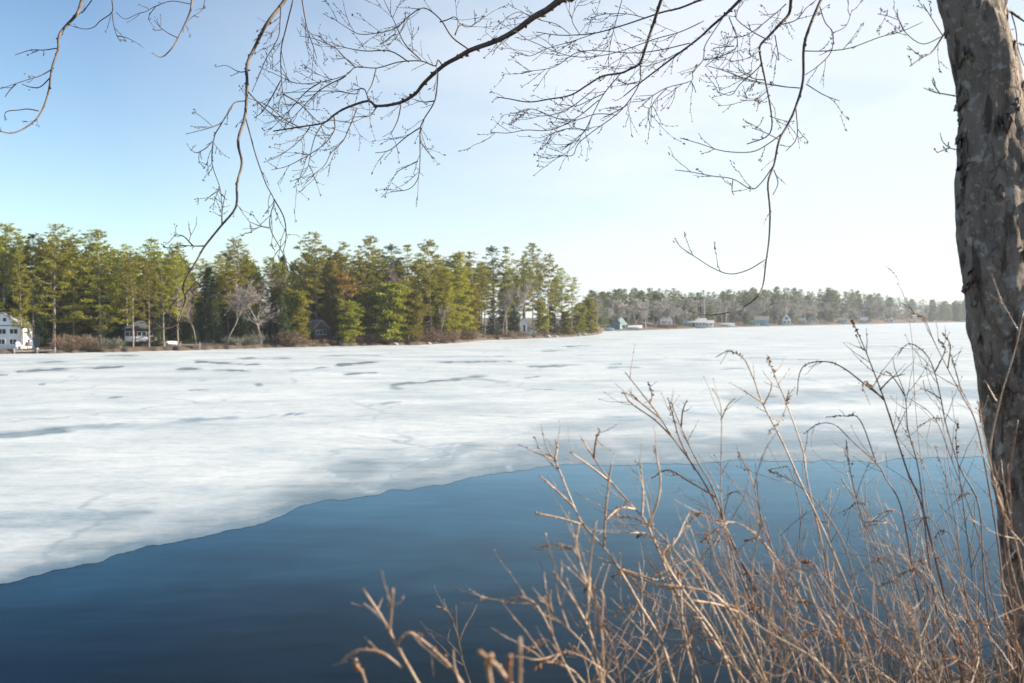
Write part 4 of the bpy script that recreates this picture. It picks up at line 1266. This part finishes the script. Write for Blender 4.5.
branch(5.4, 7.2, .0215, .0048, [(566, -4), (560, 0), (547, 10), (534, 17), (515, 31), (496, 41), (471, 50), (457, 58), (443, 66), (424, 83), (415, 94), (399, 103), (377, 106), (368, 101), (346, 108), (334, 115), (323, 123), (299, 127), (274, 131)],
       [[(468, 49), (452, 37), (440, 19), (424, 8), (409, 16), (396, 28), (377, 33), (359, 34), (346, 27), (331, 17)], [(455, 35), (460, 25), (467, 27), (475, 23), (474, 10)], [(440, 22), (447, 20), (455, 17), (460, 24)],
        [(443, 66), (438, 60), (435, 66), (421, 61), (399, 62), (377, 68), (356, 67), (346, 75), (321, 82), (296, 83), (271, 72)], [(355, 67), (343, 56), (334, 47), (315, 39), (300, 36)], [(421, 60), (405, 44), (396, 25), (384, 0)],
        [(409, 62), (390, 51), (365, 51), (343, 47), (330, 42)], [(376, 69), (372, 84), (367, 94), (370, 101)], [(438, 73), (435, 100), (424, 119), (420, 131), (420, 159), (418, 178), (409, 189), (391, 192)], [(421, 127), (406, 137), (390, 150), (375, 153)],
        [(418, 161), (408, 166), (396, 172)], [(434, 101), (424, 102), (415, 100)], [(401, 105), (398, 119), (393, 130), (390, 135)], [(377, 106), (370, 116), (356, 117), (345, 123)], [(369, 102), (365, 90), (359, 89), (355, 94), (334, 91), (300, 92), (280, 93)],
        [(357, 108), (353, 119), (349, 128), (343, 141), (331, 153), (324, 166), (306, 180)], [(323, 123), (315, 137), (310, 156), (307, 169), (295, 184)], [(334, 117), (334, 131), (321, 147), (290, 165), (271, 170)], [(299, 127), (284, 119), (268, 106), (246, 97)],
        [(346, 76), (320, 90), (300, 110), (286, 126)], [(321, 82), (306, 92), (288, 112), (270, 130)], [(310, 127), (300, 140), (285, 152), (268, 160)]], 9, (.06, .24), 'thickest overhead branch, sweeping down to the left')
branch(5.6, 6.4, .0095, .003, [(661, 0), (652, 28), (646, 46), (640, 63), (630, 69), (621, 73), (603, 76), (589, 84), (571, 95), (550, 99), (529, 102), (510, 99), (497, 97)],
       [[(640, 63), (640, 81), (631, 98), (617, 114), (592, 132), (578, 144), (573, 155), (562, 156), (547, 159)], [(621, 73), (603, 95), (592, 116), (585, 130), (574, 141), (561, 151)], [(599, 100), (575, 119), (550, 130), (526, 130), (508, 133), (490, 132)],
        [(617, 115), (596, 114), (568, 121), (533, 109), (518, 112)], [(596, 88), (568, 109), (543, 116), (522, 112)], [(605, 93), (590, 100), (576, 106), (560, 104)], [(585, 130), (572, 128), (556, 132), (546, 138)], [(640, 81), (628, 84), (618, 80)]], 10, (.06, .22))
branch(5.5, 6.2, .0095, .0032, [(740, 0), (726, 14), (712, 26), (698, 39), (670, 60), (649, 76), (640, 83), (624, 96)],
       [[(729, 9), (714, 31), (705, 46), (703, 60), (693, 72), (691, 81), (666, 88), (645, 100), (631, 102)], [(729, 17), (737, 38), (735, 49), (722, 56), (712, 61), (705, 67)], [(734, 46), (724, 47), (714, 48)], [(691, 81), (694, 87), (696, 93)],
        [(667, 88), (657, 98), (652, 106), (651, 122)], [(704, 21), (680, 32), (655, 39), (610, 54), (570, 56), (526, 39)], [(690, 43), (660, 50), (631, 53), (582, 51), (554, 67), (522, 72)], [(680, 52), (660, 62), (646, 66), (628, 64)],
        [(703, 60), (716, 58), (730, 52)], [(652, 106), (648, 112), (650, 126)]], 9, (.06, .22))
branch(5.7, 6.6, .0065, .0025, [(700, 0), (680, 8), (663, 12), (645, 18), (621, 26), (596, 33), (575, 35), (557, 35), (536, 32)],
       [[(622, 0), (615, 25), (610, 46), (608, 67)], [(596, 33), (570, 42), (548, 48), (530, 56), (515, 52)], [(645, 18), (628, 14), (606, 14), (590, 18)], [(580, 35), (572, 20), (577, 6), (585, -4)], [(570, 34), (556, 24), (540, 20), (520, 12), (507, 17)]], 11, (.06, .22))
branch(5.2, 5.6, .009, .0028, [(791, 0), (789, 14), (779, 25), (768, 37), (760, 46), (761, 60), (766, 84), (770, 105), (772, 126), (766, 137), (747, 144)],
       [[(763, 63), (750, 76), (740, 84), (731, 95), (717, 92)], [(786, 4), (775, 14), (747, 35), (726, 37)], [(775, 35), (779, 60), (774, 52)], [(767, 91), (755, 100), (740, 100)], [(770, 116), (778, 119), (786, 121)], [(768, 40), (750, 30), (735, 16), (744, 2)], [(779, 25), (796, 20), (806, 8)], [(760, 50), (748, 58), (730, 62)], [(764, 80), (752, 78), (738, 70)]], 10, (.05, .2))
branch(5.0, 4.7, .0082, .0017, [(821, 0), (812, 21), (804, 46), (803, 81), (795, 109), (787, 126), (779, 141), (774, 165), (768, 183), (770, 211), (769, 240), (766, 262), (763, 285), (757, 297), (745, 306), (730, 312), (710, 315), (695, 312), (684, 307)],
       [[(774, 165), (761, 183), (751, 189), (733, 179), (712, 176), (691, 172), (675, 170)], [(784, 132), (768, 144), (751, 152), (723, 151), (701, 144), (680, 138)], [(765, 260), (748, 270), (730, 274), (713, 268), (697, 258), (682, 248)],
        [(803, 51), (825, 51), (850, 48), (880, 37), (900, 32), (923, 22)], [(819, 4), (825, 22), (833, 33), (831, 52), (818, 66), (805, 75)], [(806, 84), (824, 95), (840, 101)], [(796, 109), (797, 137), (786, 151)], [(800, 88), (779, 86), (747, 79), (722, 70), (708, 66)],
        [(733, 179), (732, 190), (734, 195)], [(774, 170), (778, 183), (773, 195)], [(780, 140), (764, 132), (752, 128)], [(833, 33), (846, 26), (852, 10)]], 5, (.04, .16), 'long thin branch hanging down to the far tree line')
branch(4.9, 4.6, .006, .0026, [(960, -4), (953, 20), (943, 36), (932, 52), (923, 57), (910, 66)],
       [[(943, 36), (923, 44), (906, 33), (899, 20), (897, 9)], [(943, 36), (934, 22), (923, 4)], [(923, 57), (915, 52), (908, 46)], [(899, 20), (888, 16), (878, 14)]], 6, (.04, .14))
branch(4.6, 4.8, .009, .0045, [(1001, 0), (1004, 8), (1011, 12), (1018, 17), (1032, 26)], [[(1011, 12), (1016, 30), (1018, 48), (1024, 66)], [(1018, 48), (1014, 58), (1015, 70)]], 4, (.04, .12))
branch(4.22, 4.0, .003, .0018, [(956, 96), (944, 94), (934, 92), (924, 88)], [[(940, 94), (934, 85), (932, 80)]], 5, (.02, .08))
branch(4.22, 4.0, .0025, .0015, [(959, 150), (950, 148), (943, 142), (940, 133)], [[(950, 148), (944, 150), (939, 152)]], 5, (.02, .06))

# ---------------------------------------------------------- foreground shrubs
rs = random.Random(77)


def seed_head(stem, tip_pts, size, mat='seed', n=22):
    """panicle of small dry capsules along the end of a stem"""
    m = MB()
    k = len(tip_pts)
    for q in range(n):
        f = rs.random() * (k - 1); i = min(int(f), k - 2)
        c = tip_pts[i].lerp(tip_pts[i + 1], f - i)
        t = (tip_pts[i + 1] - tip_pts[i]).normalized()
        spread = size * (1.1 - .7 * f / (k - 1))
        o = rvec(rs); o = (o - t * o.dot(t)) * .5
        m.blob(c + o * spread * 1.15, rs.uniform(.22, .52) * size, t + rvec(rs) * .9, 1.35)
    return m.build('seed_head', M[mat], stem, True)


def side_twigs(m, pts, r, n, lmin, lmax, knob=True):
    for q in range(n):
        f = rs.uniform(.25, .97) * (len(pts) - 1); i = min(int(f), len(pts) - 2)
        p = pts[i].lerp(pts[i + 1], f - i); t = (pts[i + 1] - pts[i]).normalized()
        s = t.cross(rvec(rs)).normalized()
        d = (t * rs.uniform(.6, 1.0) + s * rs.uniform(.5, .9)).normalized()
        ln = rs.uniform(lmin, lmax); tp = [p]; dd = d
        for k in range(4):
            dd = (dd + rvec(rs) * .10 + Vector((0, 0, .07))).normalized(); tp.append(tp[-1] + dd * ln / 4)
        m.tube(tp, [lerp(r, r * .45, k / 4) for k in range(5)], 4)
        if knob:
            for k in range(1, 5):
                if rs.random() < .6: m.blob(tp[k] + rvec(rs) * r * .6, r * rs.uniform(1.2, 2.0), dd + rvec(rs) * .4, 1.6)
        if ln > .2 and rs.random() < .6: side_twigs(m, tp, r * .6, 2, .04, .12, knob)


class Shrub:
    def __init__(self, px, d, label, group=None):
        p = P(px, 600, d)
        self.base = Vector((p.x, p.y, gz(p.x, p.y)))
        self.root = empty('dry_shrub', self.base, 0, label, 'shrub', group)
        self.d = d
        self.inv = Matrix.Translation(-self.base)

    def loc(self, pts): return [p - self.base for p in pts]

    def stem(self, trace, d1, r0, r1, mat='stem_pale', twigs=(), n_side=4, side=(.08, .25), head=None, d0=None, jit=.12, label=None):
        """trace runs from the lower end of the visible stem to its tip"""
        d0 = d0 or self.d
        k = len(trace)
        pts = [P(x, y, lerp(d0, d1, (i + 1) / k)) for i, (x, y) in enumerate(trace)]
        b = self.base + Vector((rs.uniform(-jit, jit), rs.uniform(-jit, jit), 0)); b.z = gz(b.x, b.y) - .03
        dirv = (pts[0] - pts[1]).normalized()
        gap = (pts[0] - b).length
        mid = pts[0] + dirv * gap * .4
        low = b.lerp(mid, .45) + Vector((0, 0, .02))
        cp = curve_pts(self.loc([b, low, mid] + pts), 5)
        rr = [lerp(r0, r1, (i / (len(cp) - 1)) ** .9) * (1 + .10 * rs.gauss(0, 1) * (rs.random() < .25)) for i in range(len(cp))]
        rr = [q * .76 for q in rr]
        m = MB(); m.tube(cp, rr, 7)
        for i in range(2, len(cp)):
            if rs.random() < .45: m.blob(cp[i] + rvec(rs) * rr[i] * .4, rr[i] * 1.5, rvec(rs), 1.2)
        side_twigs(m, cp[len(cp) // 3:], max(.0013, r1 * .8), n_side, *side)
        st = m.build('stem', M[mat], self.root, True)
        if label: st['label'] = label
        dm = lerp(d0, d1, .6)
        for tw in twigs:
            hd = None; trd = tw
            if isinstance(tw, tuple): trd, hd = tw
            best = min(cp, key=lambda q: (lambda w: (512 + F * w.x / ((w - CAM).dot(FW)) - trd[0][0]) ** 2 + (341.5 - F * (w - CAM).dot(UP) / ((w - CAM).dot(FW)) - trd[0][1]) ** 2)(q + self.base))
            dd = (best + self.base - CAM).dot(FW); dl = rs.uniform(-.25, .25)
            tp = curve_pts(self.loc([P(x, y, dd + dl * i / (len(trd) - 1)) for i, (x, y) in enumerate(trd)]), 5)
            tm = MB(); ra = lerp(r0, r1, .55) * .75
            tm.tube(tp, [lerp(ra, max(.0012, r1 * .7), i / (len(tp) - 1)) for i in range(len(tp))], 6)
            for i in range(1, len(tp)):
                if rs.random() < .5: tm.blob(tp[i] + rvec(rs) * .002, ra * 1.1, rvec(rs), 1.3)
            side_twigs(tm, tp, .0014, 2, .04, .12)
            to = tm.build('side_twig', M[mat], st, True)
            if hd: seed_head(st, tp[len(tp) * 2 // 5:], hd[0], hd[1])
        if head: seed_head(st, cp[-head[2]:] if len(head) > 2 else cp[-5:], head[0], head[1])
        return st


H1 = (.009, 'seed'); H2 = (.008, 'seed_dark')
# small dead plant low at the centre bottom
s = Shrub(440, 2.15, 'small dry plant with two arching tips alone at the bottom centre before the dark water')
s.stem([(418, 683), (397, 646), (384, 621), (363, 589)], 2.2, .0052, .0034, twigs=[[(389, 634), (391, 612), (393, 589)], ([(402, 668), (390, 658), (380, 652), (359, 650), (347, 657), (340, 664)], (.006, 'seed')), ([(397, 645), (403, 637), (411, 633), (427, 644), (440, 656), (452, 668), (463, 684)], (.008, 'seed')), [(384, 622), (374, 612), (364, 604)]], n_side=1, side=(.03, .07))
s.stem([(368, 690), (362, 672), (354, 664)], 2.1, .004, .003, n_side=1, side=(.03, .06), head=(.008, 'seed'))
s.stem([(460, 684), (455, 668), (453, 650)], 2.2, .0032, .0022, n_side=0)
s = Shrub(520, 1.6, 'blurred orange brown stubs nearest the camera at the bottom edge')
s.stem([(515, 690), (497, 666), (478, 651)], 1.6, .005, .004, 'stem_pale', n_side=0, head=(.006, 'seed', 4))
s.stem([(520, 690), (520, 660), (520, 640)], 1.55, .004, .0032, 'stem_pale', n_side=0)
s.stem([(510, 690), (509, 668), (510, 656)], 1.5, .005, .0045, 'stem_red', n_side=0)
s.stem([(492, 690), (488, 668), (491, 655)], 1.5, .004, .005, 'stem_pale', n_side=0, head=(.006, 'seed', 4))
s = Shrub(480, 3.4, 'faint dark thin plant standing in the shadow at the waterline left of the arching bush')
s.stem([(470, 683), (461, 655), (457, 630), (456, 606)], 3.5, .004, .002, 'stem_grey', twigs=[([(462, 655), (455, 628), (448, 612), (436, 606)], (.008, 'seed_dark')), [(462, 657), (446, 640), (426, 628)]], n_side=2)

# arching bush at lower centre
s = Shrub(612, 2.6, 'low tan bush with an arching seed tip left of the long leaning stems')
s.stem([(575, 683), (562, 658), (551, 632), (542, 614), (533, 602), (520, 597), (509, 602)], 2.6, .0042, .0022, head=(.007, 'seed', 14), twigs=[[(553, 636), (549, 616), (545, 596)], ([(562, 658), (547, 640), (532, 646), (526, 652)], H1)], n_side=3)
s.stem([(604, 690), (589, 652), (570, 630), (553, 614), (545, 585)], 2.65, .0042, .002, twigs=[[(570, 632), (560, 604), (556, 585)], [(553, 614), (550, 600), (551, 590)]], n_side=4)
s.stem([(604, 690), (597, 658), (589, 629), (572, 598), (553, 572)], 2.7, .005, .0028, n_side=4, side=(.05, .14), twigs=[[(589, 629), (588, 592), (591, 555), (596, 521)], [(586, 620), (590, 585), (588, 570)]])
s.stem([(606, 690), (604, 683), (601, 629), (590, 592), (580, 563), (574, 551), (568, 547), (555, 544), (541, 547)], 2.75, .0048, .0026, head=(.008, 'seed', 16), twigs=[[(601, 629), (603, 600), (601, 590)], [(580, 562), (576, 540), (579, 524)]], n_side=5, side=(.05, .16))
s.stem([(590, 690), (572, 670), (548, 662), (534, 668)], 2.5, .004, .002, n_side=3, head=(.010, 'seed', 10))
s.stem([(620, 690), (600, 668), (570, 652), (545, 659)], 2.5, .004, .002, n_side=3, head=(.008, 'seed', 10))
s.stem([(622, 690), (616, 660), (610, 640), (598, 620)], 2.6, .004, .002, 'stem_red', n_side=4)

# long leaning stems
s = Shrub(758, 2.9, 'shrub with the long tan stems leaning far out to the left over the open water')
s.stem([(674, 683), (661, 641), (640, 605), (619, 569), (603, 547), (583, 524), (574, 507), (555, 461), (546, 454)], 3.3, .0078, .0032, twigs=[[(583, 525), (560, 518), (535, 513)], [(574, 507), (556, 490), (539, 475)], [(604, 547), (605, 520), (609, 480), (612, 462)], [(619, 569), (640, 575), (655, 580)], [(555, 461), (557, 448), (556, 440)]], n_side=4, side=(.06, .16), label='longest tan stem, leaning furthest left')
s.stem([(741, 676), (720, 650), (696, 614), (675, 590), (661, 557), (646, 522), (635, 509), (612, 483), (594, 458), (583, 440)], 3.4, .0078, .003, twigs=[[(642, 516), (643, 490), (640, 462)], [(648, 526), (658, 500), (660, 475), (654, 445)], ([(676, 590), (650, 582), (625, 573), (612, 576)], (.010, 'seed')), [(612, 483), (590, 466), (570, 452)], ([(635, 509), (620, 508), (606, 520)], H1), [(594, 458), (596, 440), (600, 430)]], n_side=5, side=(.06, .2))
s.stem([(700, 690), (690, 660), (683, 622), (681, 590), (678, 570)], 3.1, .005, .0025, 'stem_pale', n_side=5, head=H1)
s.stem([(735, 690), (718, 640), (690, 600), (664, 560), (668, 545)], 3.0, .006, .004, 'stem_pale', n_side=3, twigs=[[(690, 600), (720, 605), (738, 612)]])
s.stem([(760, 690), (722, 615), (690, 570), (660, 535), (640, 520), (618, 516)], 3.2, .005, .0024, 'stem_pale', n_side=5, head=(.009, 'seed', 8))
s.stem([(770, 690), (742, 628), (716, 596), (690, 588), (664, 585)], 2.8, .006, .0035, 'stem_pale', n_side=2, head=(.007, 'seed', 6))

# tall central shrub
s = Shrub(880, 3.4, 'tall shrub with brown seed tips rising against the ice in the middle of the thicket')
s.stem([(812, 690), (790, 650), (760, 600), (735, 548), (717, 507), (711, 495), (695, 468), (673, 438), (657, 413), (640, 391), (625, 372)], 3.8, .0072, .0022, 'stem_red', twigs=[[(673, 438), (655, 420), (632, 404), (625, 395)], ([(650, 404), (652, 395), (648, 382)], H2), ([(695, 470), (680, 440), (672, 412), (668, 398)], (.007, 'seed_dark')), ([(660, 418), (640, 402), (634, 396), (622, 393)], (.006, 'seed'))], n_side=4)
s.stem([(790, 690), (765, 630), (735, 560), (716, 495), (695, 457), (681, 427), (671, 402)], 3.7, .0068, .0022, 'stem_red', twigs=[[(681, 427), (683, 410), (687, 400)], ([(716, 497), (690, 482), (668, 470), (652, 478)], H1)], n_side=5)
s.stem([(742, 690), (735, 600), (722, 507), (721, 468), (721, 408), (712, 388)], 3.6, .005, .0018, 'stem_pale', twigs=[[(721, 420), (728, 405), (736, 398)]], n_side=5)
s.stem([(880, 690), (860, 620), (830, 545), (800, 481), (783, 443), (762, 402), (755, 382), (747, 364), (744, 359), (737, 354), (728, 351), (716, 357)], 3.9, .0062, .0018, 'stem_pale', head=(.008, 'seed_dark', 14), twigs=[[(762, 402), (752, 396), (744, 390)], [(764, 404), (770, 392), (772, 382)]], n_side=4, side=(.05, .14))
s.stem([(850, 690), (830, 580), (808, 484), (803, 451), (786, 402), (777, 381), (771, 366), (767, 355)], 3.9, .006, .0018, 'stem_pale', head=(.010, 'seed', 9), twigs=[([(787, 404), (790, 395), (782, 418), (768, 434)], H2), [(786, 402), (789, 390)]], n_side=4, side=(.05, .14))
s.stem([(800, 690), (790, 620), (776, 560), (762, 520), (752, 480), (738, 452)], 3.6, .005, .002, 'stem_red', n_side=6, head=H1)
s.stem([(830, 690), (806, 610), (770, 550), (742, 525), (716, 520), (692, 512)], 3.3, .005, .002, 'stem_pale', n_side=5, head=(.011, 'seed', 9))
s.stem([(770, 690), (757, 640), (752, 580), (757, 540), (765, 518)], 3.1, .005, .002, 'stem_pale', n_side=5)
s.stem([(900, 690), (862, 602), (842, 540), (815, 500), (790, 480), (768, 470)], 3.7, .005, .002, 'stem_grey', n_side=6, head=H2)

# tall right shrub
s = Shrub(985, 3.9, 'tallest dark stemmed shrub with arching wands left of the big trunk')
s.stem([(965, 690), (945, 600), (922, 507), (908, 473), (894, 430), (884, 399), (875, 375), (864, 347), (852, 320)], 4.2, .0072, .0024, 'stem_red', head=(.011, 'rust_leaf' if False else 'seed', 4), twigs=[([(883, 398), (867, 386), (845, 369), (829, 362), (810, 363), (800, 372), (797, 395)], (.006, 'seed_dark')), [(880, 390), (892, 378), (905, 374)], ([(884, 400), (874, 390), (866, 382), (862, 390)], H2), [(864, 350), (860, 347)]], n_side=5, label='tall stem ending in an orange tip above the far shore')
s.stem([(1000, 690), (985, 590), (979, 507), (960, 468), (946, 424), (941, 399), (933, 367), (922, 350), (908, 344), (897, 356)], 4.1, .006, .0018, 'stem_grey', head=(.006, 'seed_dark', 12), n_side=6, twigs=[[(941, 399), (930, 392), (920, 388)], ([(935, 372), (945, 350), (938, 340)], H2)])
s.stem([(1010, 690), (1000, 560), (984, 460), (975, 420), (963, 397), (947, 367), (933, 339), (925, 320), (912, 312)], 4.0, .006, .002, 'stem_red', n_side=6, head=(.008, 'seed', 6), twigs=[([(948, 368), (950, 345), (942, 333)], H2), ([(963, 397), (956, 372), (950, 352)], (.006, 'seed_dark'))])
s.stem([(950, 690), (930, 570), (919, 473), (908, 430), (905, 396), (895, 369), (893, 358)], 4.2, .0055, .0016, 'stem_red', n_side=6, twigs=[([(905, 396), (895, 380), (885, 372), (870, 390)], H2)])
s.stem([(1005, 690), (985, 560), (949, 452), (933, 416), (910, 399)], 4.0, .005, .0016, 'stem_red', n_side=6)
s.stem([(940, 690), (915, 580), (901, 507), (886, 479), (878, 465), (851, 440), (835, 425), (818, 424), (804, 434)], 4.0, .0058, .0016, 'stem_red', n_side=6, head=(.006, 'seed_dark', 10), twigs=[([(876, 462), (860, 420), (845, 416), (826, 417)], H2)])
s.stem([(985, 690), (975, 600), (965, 520), (960, 480), (956, 440), (958, 420)], 4.1, .0045, .0016, 'stem_grey', n_side=6, head=(.010, 'seed', 8))
s.stem([(920, 690), (893, 590), (862, 520), (850, 470), (846, 440)], 4.0, .0045, .0018, 'stem_grey', n_side=6, head=(.010, 'seed', 7))
# one very faint tall wand in front of the sky
s = Shrub(905, 5.4, 'single pale wand whose feathery tip shows against the sky left of the big trunk')
s.stem([(935, 560), (922, 470), (915, 400), (912, 340), (905, 300), (896, 276), (886, 266)], 5.6, .0035, .0009, 'stem_pale', n_side=2, side=(.03, .07), head=(.007, 'seed', 7))
# thin stems in front of the trunk
s = Shrub(1050, 3.2, 'pale thin stems crossing in front of the big trunk')
s.stem([(1040, 690), (1020, 560), (1000, 500), (990, 455), (1000, 400), (1015, 350), (1024, 310)], 3.4, .0055, .0024, 'stem_pale', n_side=5)
s.stem([(1060, 690), (1030, 560), (1005, 520), (985, 440), (978, 400)], 3.3, .005, .002, 'stem_pale', n_side=5, head=H1)
s.stem([(1020, 690), (1012, 600), (1004, 540), (1010, 470), (1018, 420)], 3.2, .005, .002, 'stem_red', n_side=5)
s.stem([(1060, 690), (1035, 640), (1012, 570), (1002, 500), (990, 470), (975, 440)], 3.4, .005, .002, 'stem_pale', n_side=5)

# the dense thicket between and behind: every shrub its own thing
FILL = [(640, 3.0, 'low tangled shrub at the foot of the long leaning stems', 560, 700, 560, 660, 9), (700, 3.5, 'tangled tan shrub close behind the long leaning stems', 610, 740, 500, 640, 11),
        (800, 3.1, 'dense pale stemmed shrub filling the bottom of the thicket, nearest the camera', 650, 800, 520, 660, 15), (850, 4.2, 'thin stemmed shrub behind the tall central shrub', 700, 850, 440, 600, 13),
        (930, 3.3, 'dense red brown shrub at the bottom between the central and the tallest shrub', 760, 920, 500, 660, 16), (940, 4.8, 'fine twigged shrub at the waterline left of the tallest shrub', 820, 940, 420, 580, 13),
        (1000, 4.6, 'fine grey shrub right behind the tallest dark stemmed shrub', 880, 990, 390, 560, 14), (1010, 3.4, 'brown tangled shrub at the foot of the big trunk', 880, 1010, 520, 660, 15),
        (870, 2.7, 'pale crossing stems low in the right half of the bottom edge', 690, 880, 570, 670, 12), (970, 2.7, 'dark crossing stems in the bottom right corner', 830, 1000, 580, 670, 12)]
for bx, d, lab, xa, xb, ya, yb, n in FILL:
    s = Shrub(bx, d, lab)
    for i in range(int(n * .9)):
        tx = rs.uniform(xa, xb); env = float(np.interp(tx, [540, 620, 700, 800, 900, 1000], [600, 520, 480, 445, 410, 390]))
        ty = max(env, rs.uniform(ya, yb))
        b_px = bx + rs.uniform(-90, 60); b_py = 316 + (CAMH - s.base.z) / d * F
        lowx = lerp(b_px, tx, .35); lowy = min(700, b_py)
        m1 = (lerp(lowx, tx, .45) + rs.uniform(4, 22), lerp(lowy, ty, .45)); m2 = (lerp(lowx, tx, .78) + rs.uniform(0, 14), lerp(lowy, ty, .78))
        tr_ = [(lowx, lowy), m1, m2, (tx, ty)]
        hd = None
        u = rs.random()
        if u < .35: tr_ += [(tx - rs.uniform(6, 14), ty - rs.uniform(2, 8)), (tx - rs.uniform(16, 28), ty + rs.uniform(-4, 8))]; hd = (rs.uniform(.006, .010), rs.choice(('seed', 'seed', 'seed_dark')), 9)
        elif u < .55: hd = (rs.uniform(.007, .010), 'seed', 6)
        s.stem(tr_, d + rs.uniform(0, .5), rs.uniform(.0026, .0050), rs.uniform(.0011, .0020), rs.choice(('stem_pale', 'stem_red', 'stem_red', 'stem_grey', 'stem_pale')), n_side=rs.randint(4, 8), side=(.05, .24), head=hd, jit=.28)

# dead grass and fallen stalks on the bank under the shrubs
gm = MB(); rg = random.Random(8)
for i in range(5200):
    y = rg.uniform(1.4, 6.5); x = rg.uniform(-.1, .75) * y + rg.uniform(-.3, .5)
    z = gz(x, y); L = rg.uniform(.12, .42)
    d = Vector((rg.gauss(-.25, .5), rg.gauss(0, .5), rg.uniform(.25, 1.0))).normalized()
    p = Vector((x, y, z - .01)); w = rg.uniform(.0012, .0032); s_ = d.cross(rvec(rg)).normalized() * w
    q = p + d * L * .55; e = q + (d + Vector((rg.gauss(0, .4), rg.gauss(0, .4), -.45))).normalized() * L * .5
    gm.add([p - s_, p + s_, q + s_ * .8, q - s_ * .8, e], [(0, 1, 2, 3), (3, 2, 4)])
tag(gm.build('dead_grass', M['brush']), kind='stuff')

# ------------------------------------------------------------------- air
hz = MB(); hz.box(0, 0, 18, 2700, 2700, 42)
m = bpy.data.materials.new('haze'); m.use_nodes = True
nt = m.node_tree; nt.nodes.clear()
pv = nt.nodes.new('ShaderNodeVolumePrincipled'); out = nt.nodes.new('ShaderNodeOutputMaterial')
pv.inputs['Color'].default_value = (.86, .92, 1, 1); pv.inputs['Density'].default_value = .00017; pv.inputs['Anisotropy'].default_value = .35
nt.links.new(pv.outputs[0], out.inputs['Volume'])
HAZE = tag(hz.build('haze', m), kind='stuff')

# ------------------------------------------------------------------- light
SUN_AZ, SUN_EL = math.radians(84), math.radians(24)
sv = Vector((math.sin(SUN_AZ) * math.cos(SUN_EL), math.cos(SUN_AZ) * math.cos(SUN_EL), math.sin(SUN_EL)))
sl = bpy.data.lights.new('sun', 'SUN'); sl.energy = 5.0; sl.angle = math.radians(.55); sl.color = (1, .90, .74)
so = bpy.data.objects.new('sun', sl); COL.objects.link(so); so.rotation_euler = sv.to_track_quat('Z', 'Y').to_euler()

w = bpy.data.worlds.new('World'); scene.world = w; w.use_nodes = True
nt = w.node_tree; bg = nt.nodes['Background']
sky = nt.nodes.new('ShaderNodeTexSky'); sky.sky_type = 'NISHITA'; sky.sun_disc = False
sky.sun_elevation = SUN_EL; sky.sun_rotation = SUN_AZ; sky.air_density = 1.0; sky.dust_density = .15; sky.ozone_density = 1.2
tc = nt.nodes.new('ShaderNodeTexCoord').outputs['Generated']
nz = noise_n(nt, 2.6, tc, 6, .55, (.8, 1, 2.6))
# thin veil of high cloud, thicker towards the sun
dot = nt.nodes.new('ShaderNodeVectorMath'); dot.operation = 'DOT_PRODUCT'; dot.inputs[1].default_value = (.86, .42, .28)
nt.links.new(tc, dot.inputs[0])
near = ramp(nt, dot.outputs['Value'], [(.12, (0, 0, 0)), (.62, (1, 1, 1))])
wisp = ramp(nt, nz, [(.38, (.55, .55, .55)), (.60, (1, 1, 1))])
szn = nt.nodes.new('ShaderNodeSeparateXYZ'); nt.links.new(tc, szn.inputs[0])
lowz = math_n(nt, 'SUBTRACT', 1.4, math_n(nt, 'MULTIPLY', szn.outputs['Z'], 1.6), True)
veil = math_n(nt, 'MULTIPLY', math_n(nt, 'MULTIPLY', near, lowz), wisp, True)
hor = math_n(nt, 'POWER', math_n(nt, 'SUBTRACT', 1.0, math_n(nt, 'ABSOLUTE', szn.outputs['Z']), True), 4.5)
veil = math_n(nt, 'ADD', veil, math_n(nt, 'MULTIPLY', hor, .62), True)
def vscale(c, k):
    n = nt.nodes.new('ShaderNodeVectorMath'); n.operation = 'SCALE'; n.inputs['Scale'].default_value = k
    nt.links.new(c, n.inputs[0]); return n.outputs[0]


gm_ = nt.nodes.new('ShaderNodeGamma'); gm_.inputs['Gamma'].default_value = 1.45
nt.links.new(vscale(sky.outputs[0], .175), gm_.inputs['Color'])
deep = mixc(nt, 1.0, vscale(gm_.outputs[0], 1 / .175), (.77, .97, 1.04), 'MULTIPLY')
VEIL = mixc(nt, math_n(nt, 'MULTIPLY', veil, .85), deep, (5.15, 5.4, 5.6))
nt.links.new(VEIL, bg.inputs['Color'])
bg.inputs['Strength'].default_value = .073

# ------------------------------------------------------------------ camera
cd = bpy.data.cameras.new('camera'); co = bpy.data.objects.new('camera', cd); COL.objects.link(co)
cd.lens = 35; cd.sensor_width = 36; cd.clip_start = .05; cd.clip_end = 6000
co.location = CAM; co.rotation_euler = (math.pi / 2 - PITCH, 0, 0)
cd.dof.use_dof = True; cd.dof.focus_distance = 8; cd.dof.aperture_fstop = 3.3
scene.camera = co
scene.view_settings.view_transform = 'Standard'; scene.view_settings.look = 'None'
scene.view_settings.exposure = 1.38; scene.view_settings.gamma = 1
scene.cycles.max_bounces = 8; scene.cycles.volume_bounces = 1; scene.cycles.use_denoising = True
scene.cycles.transparent_max_bounces = 8
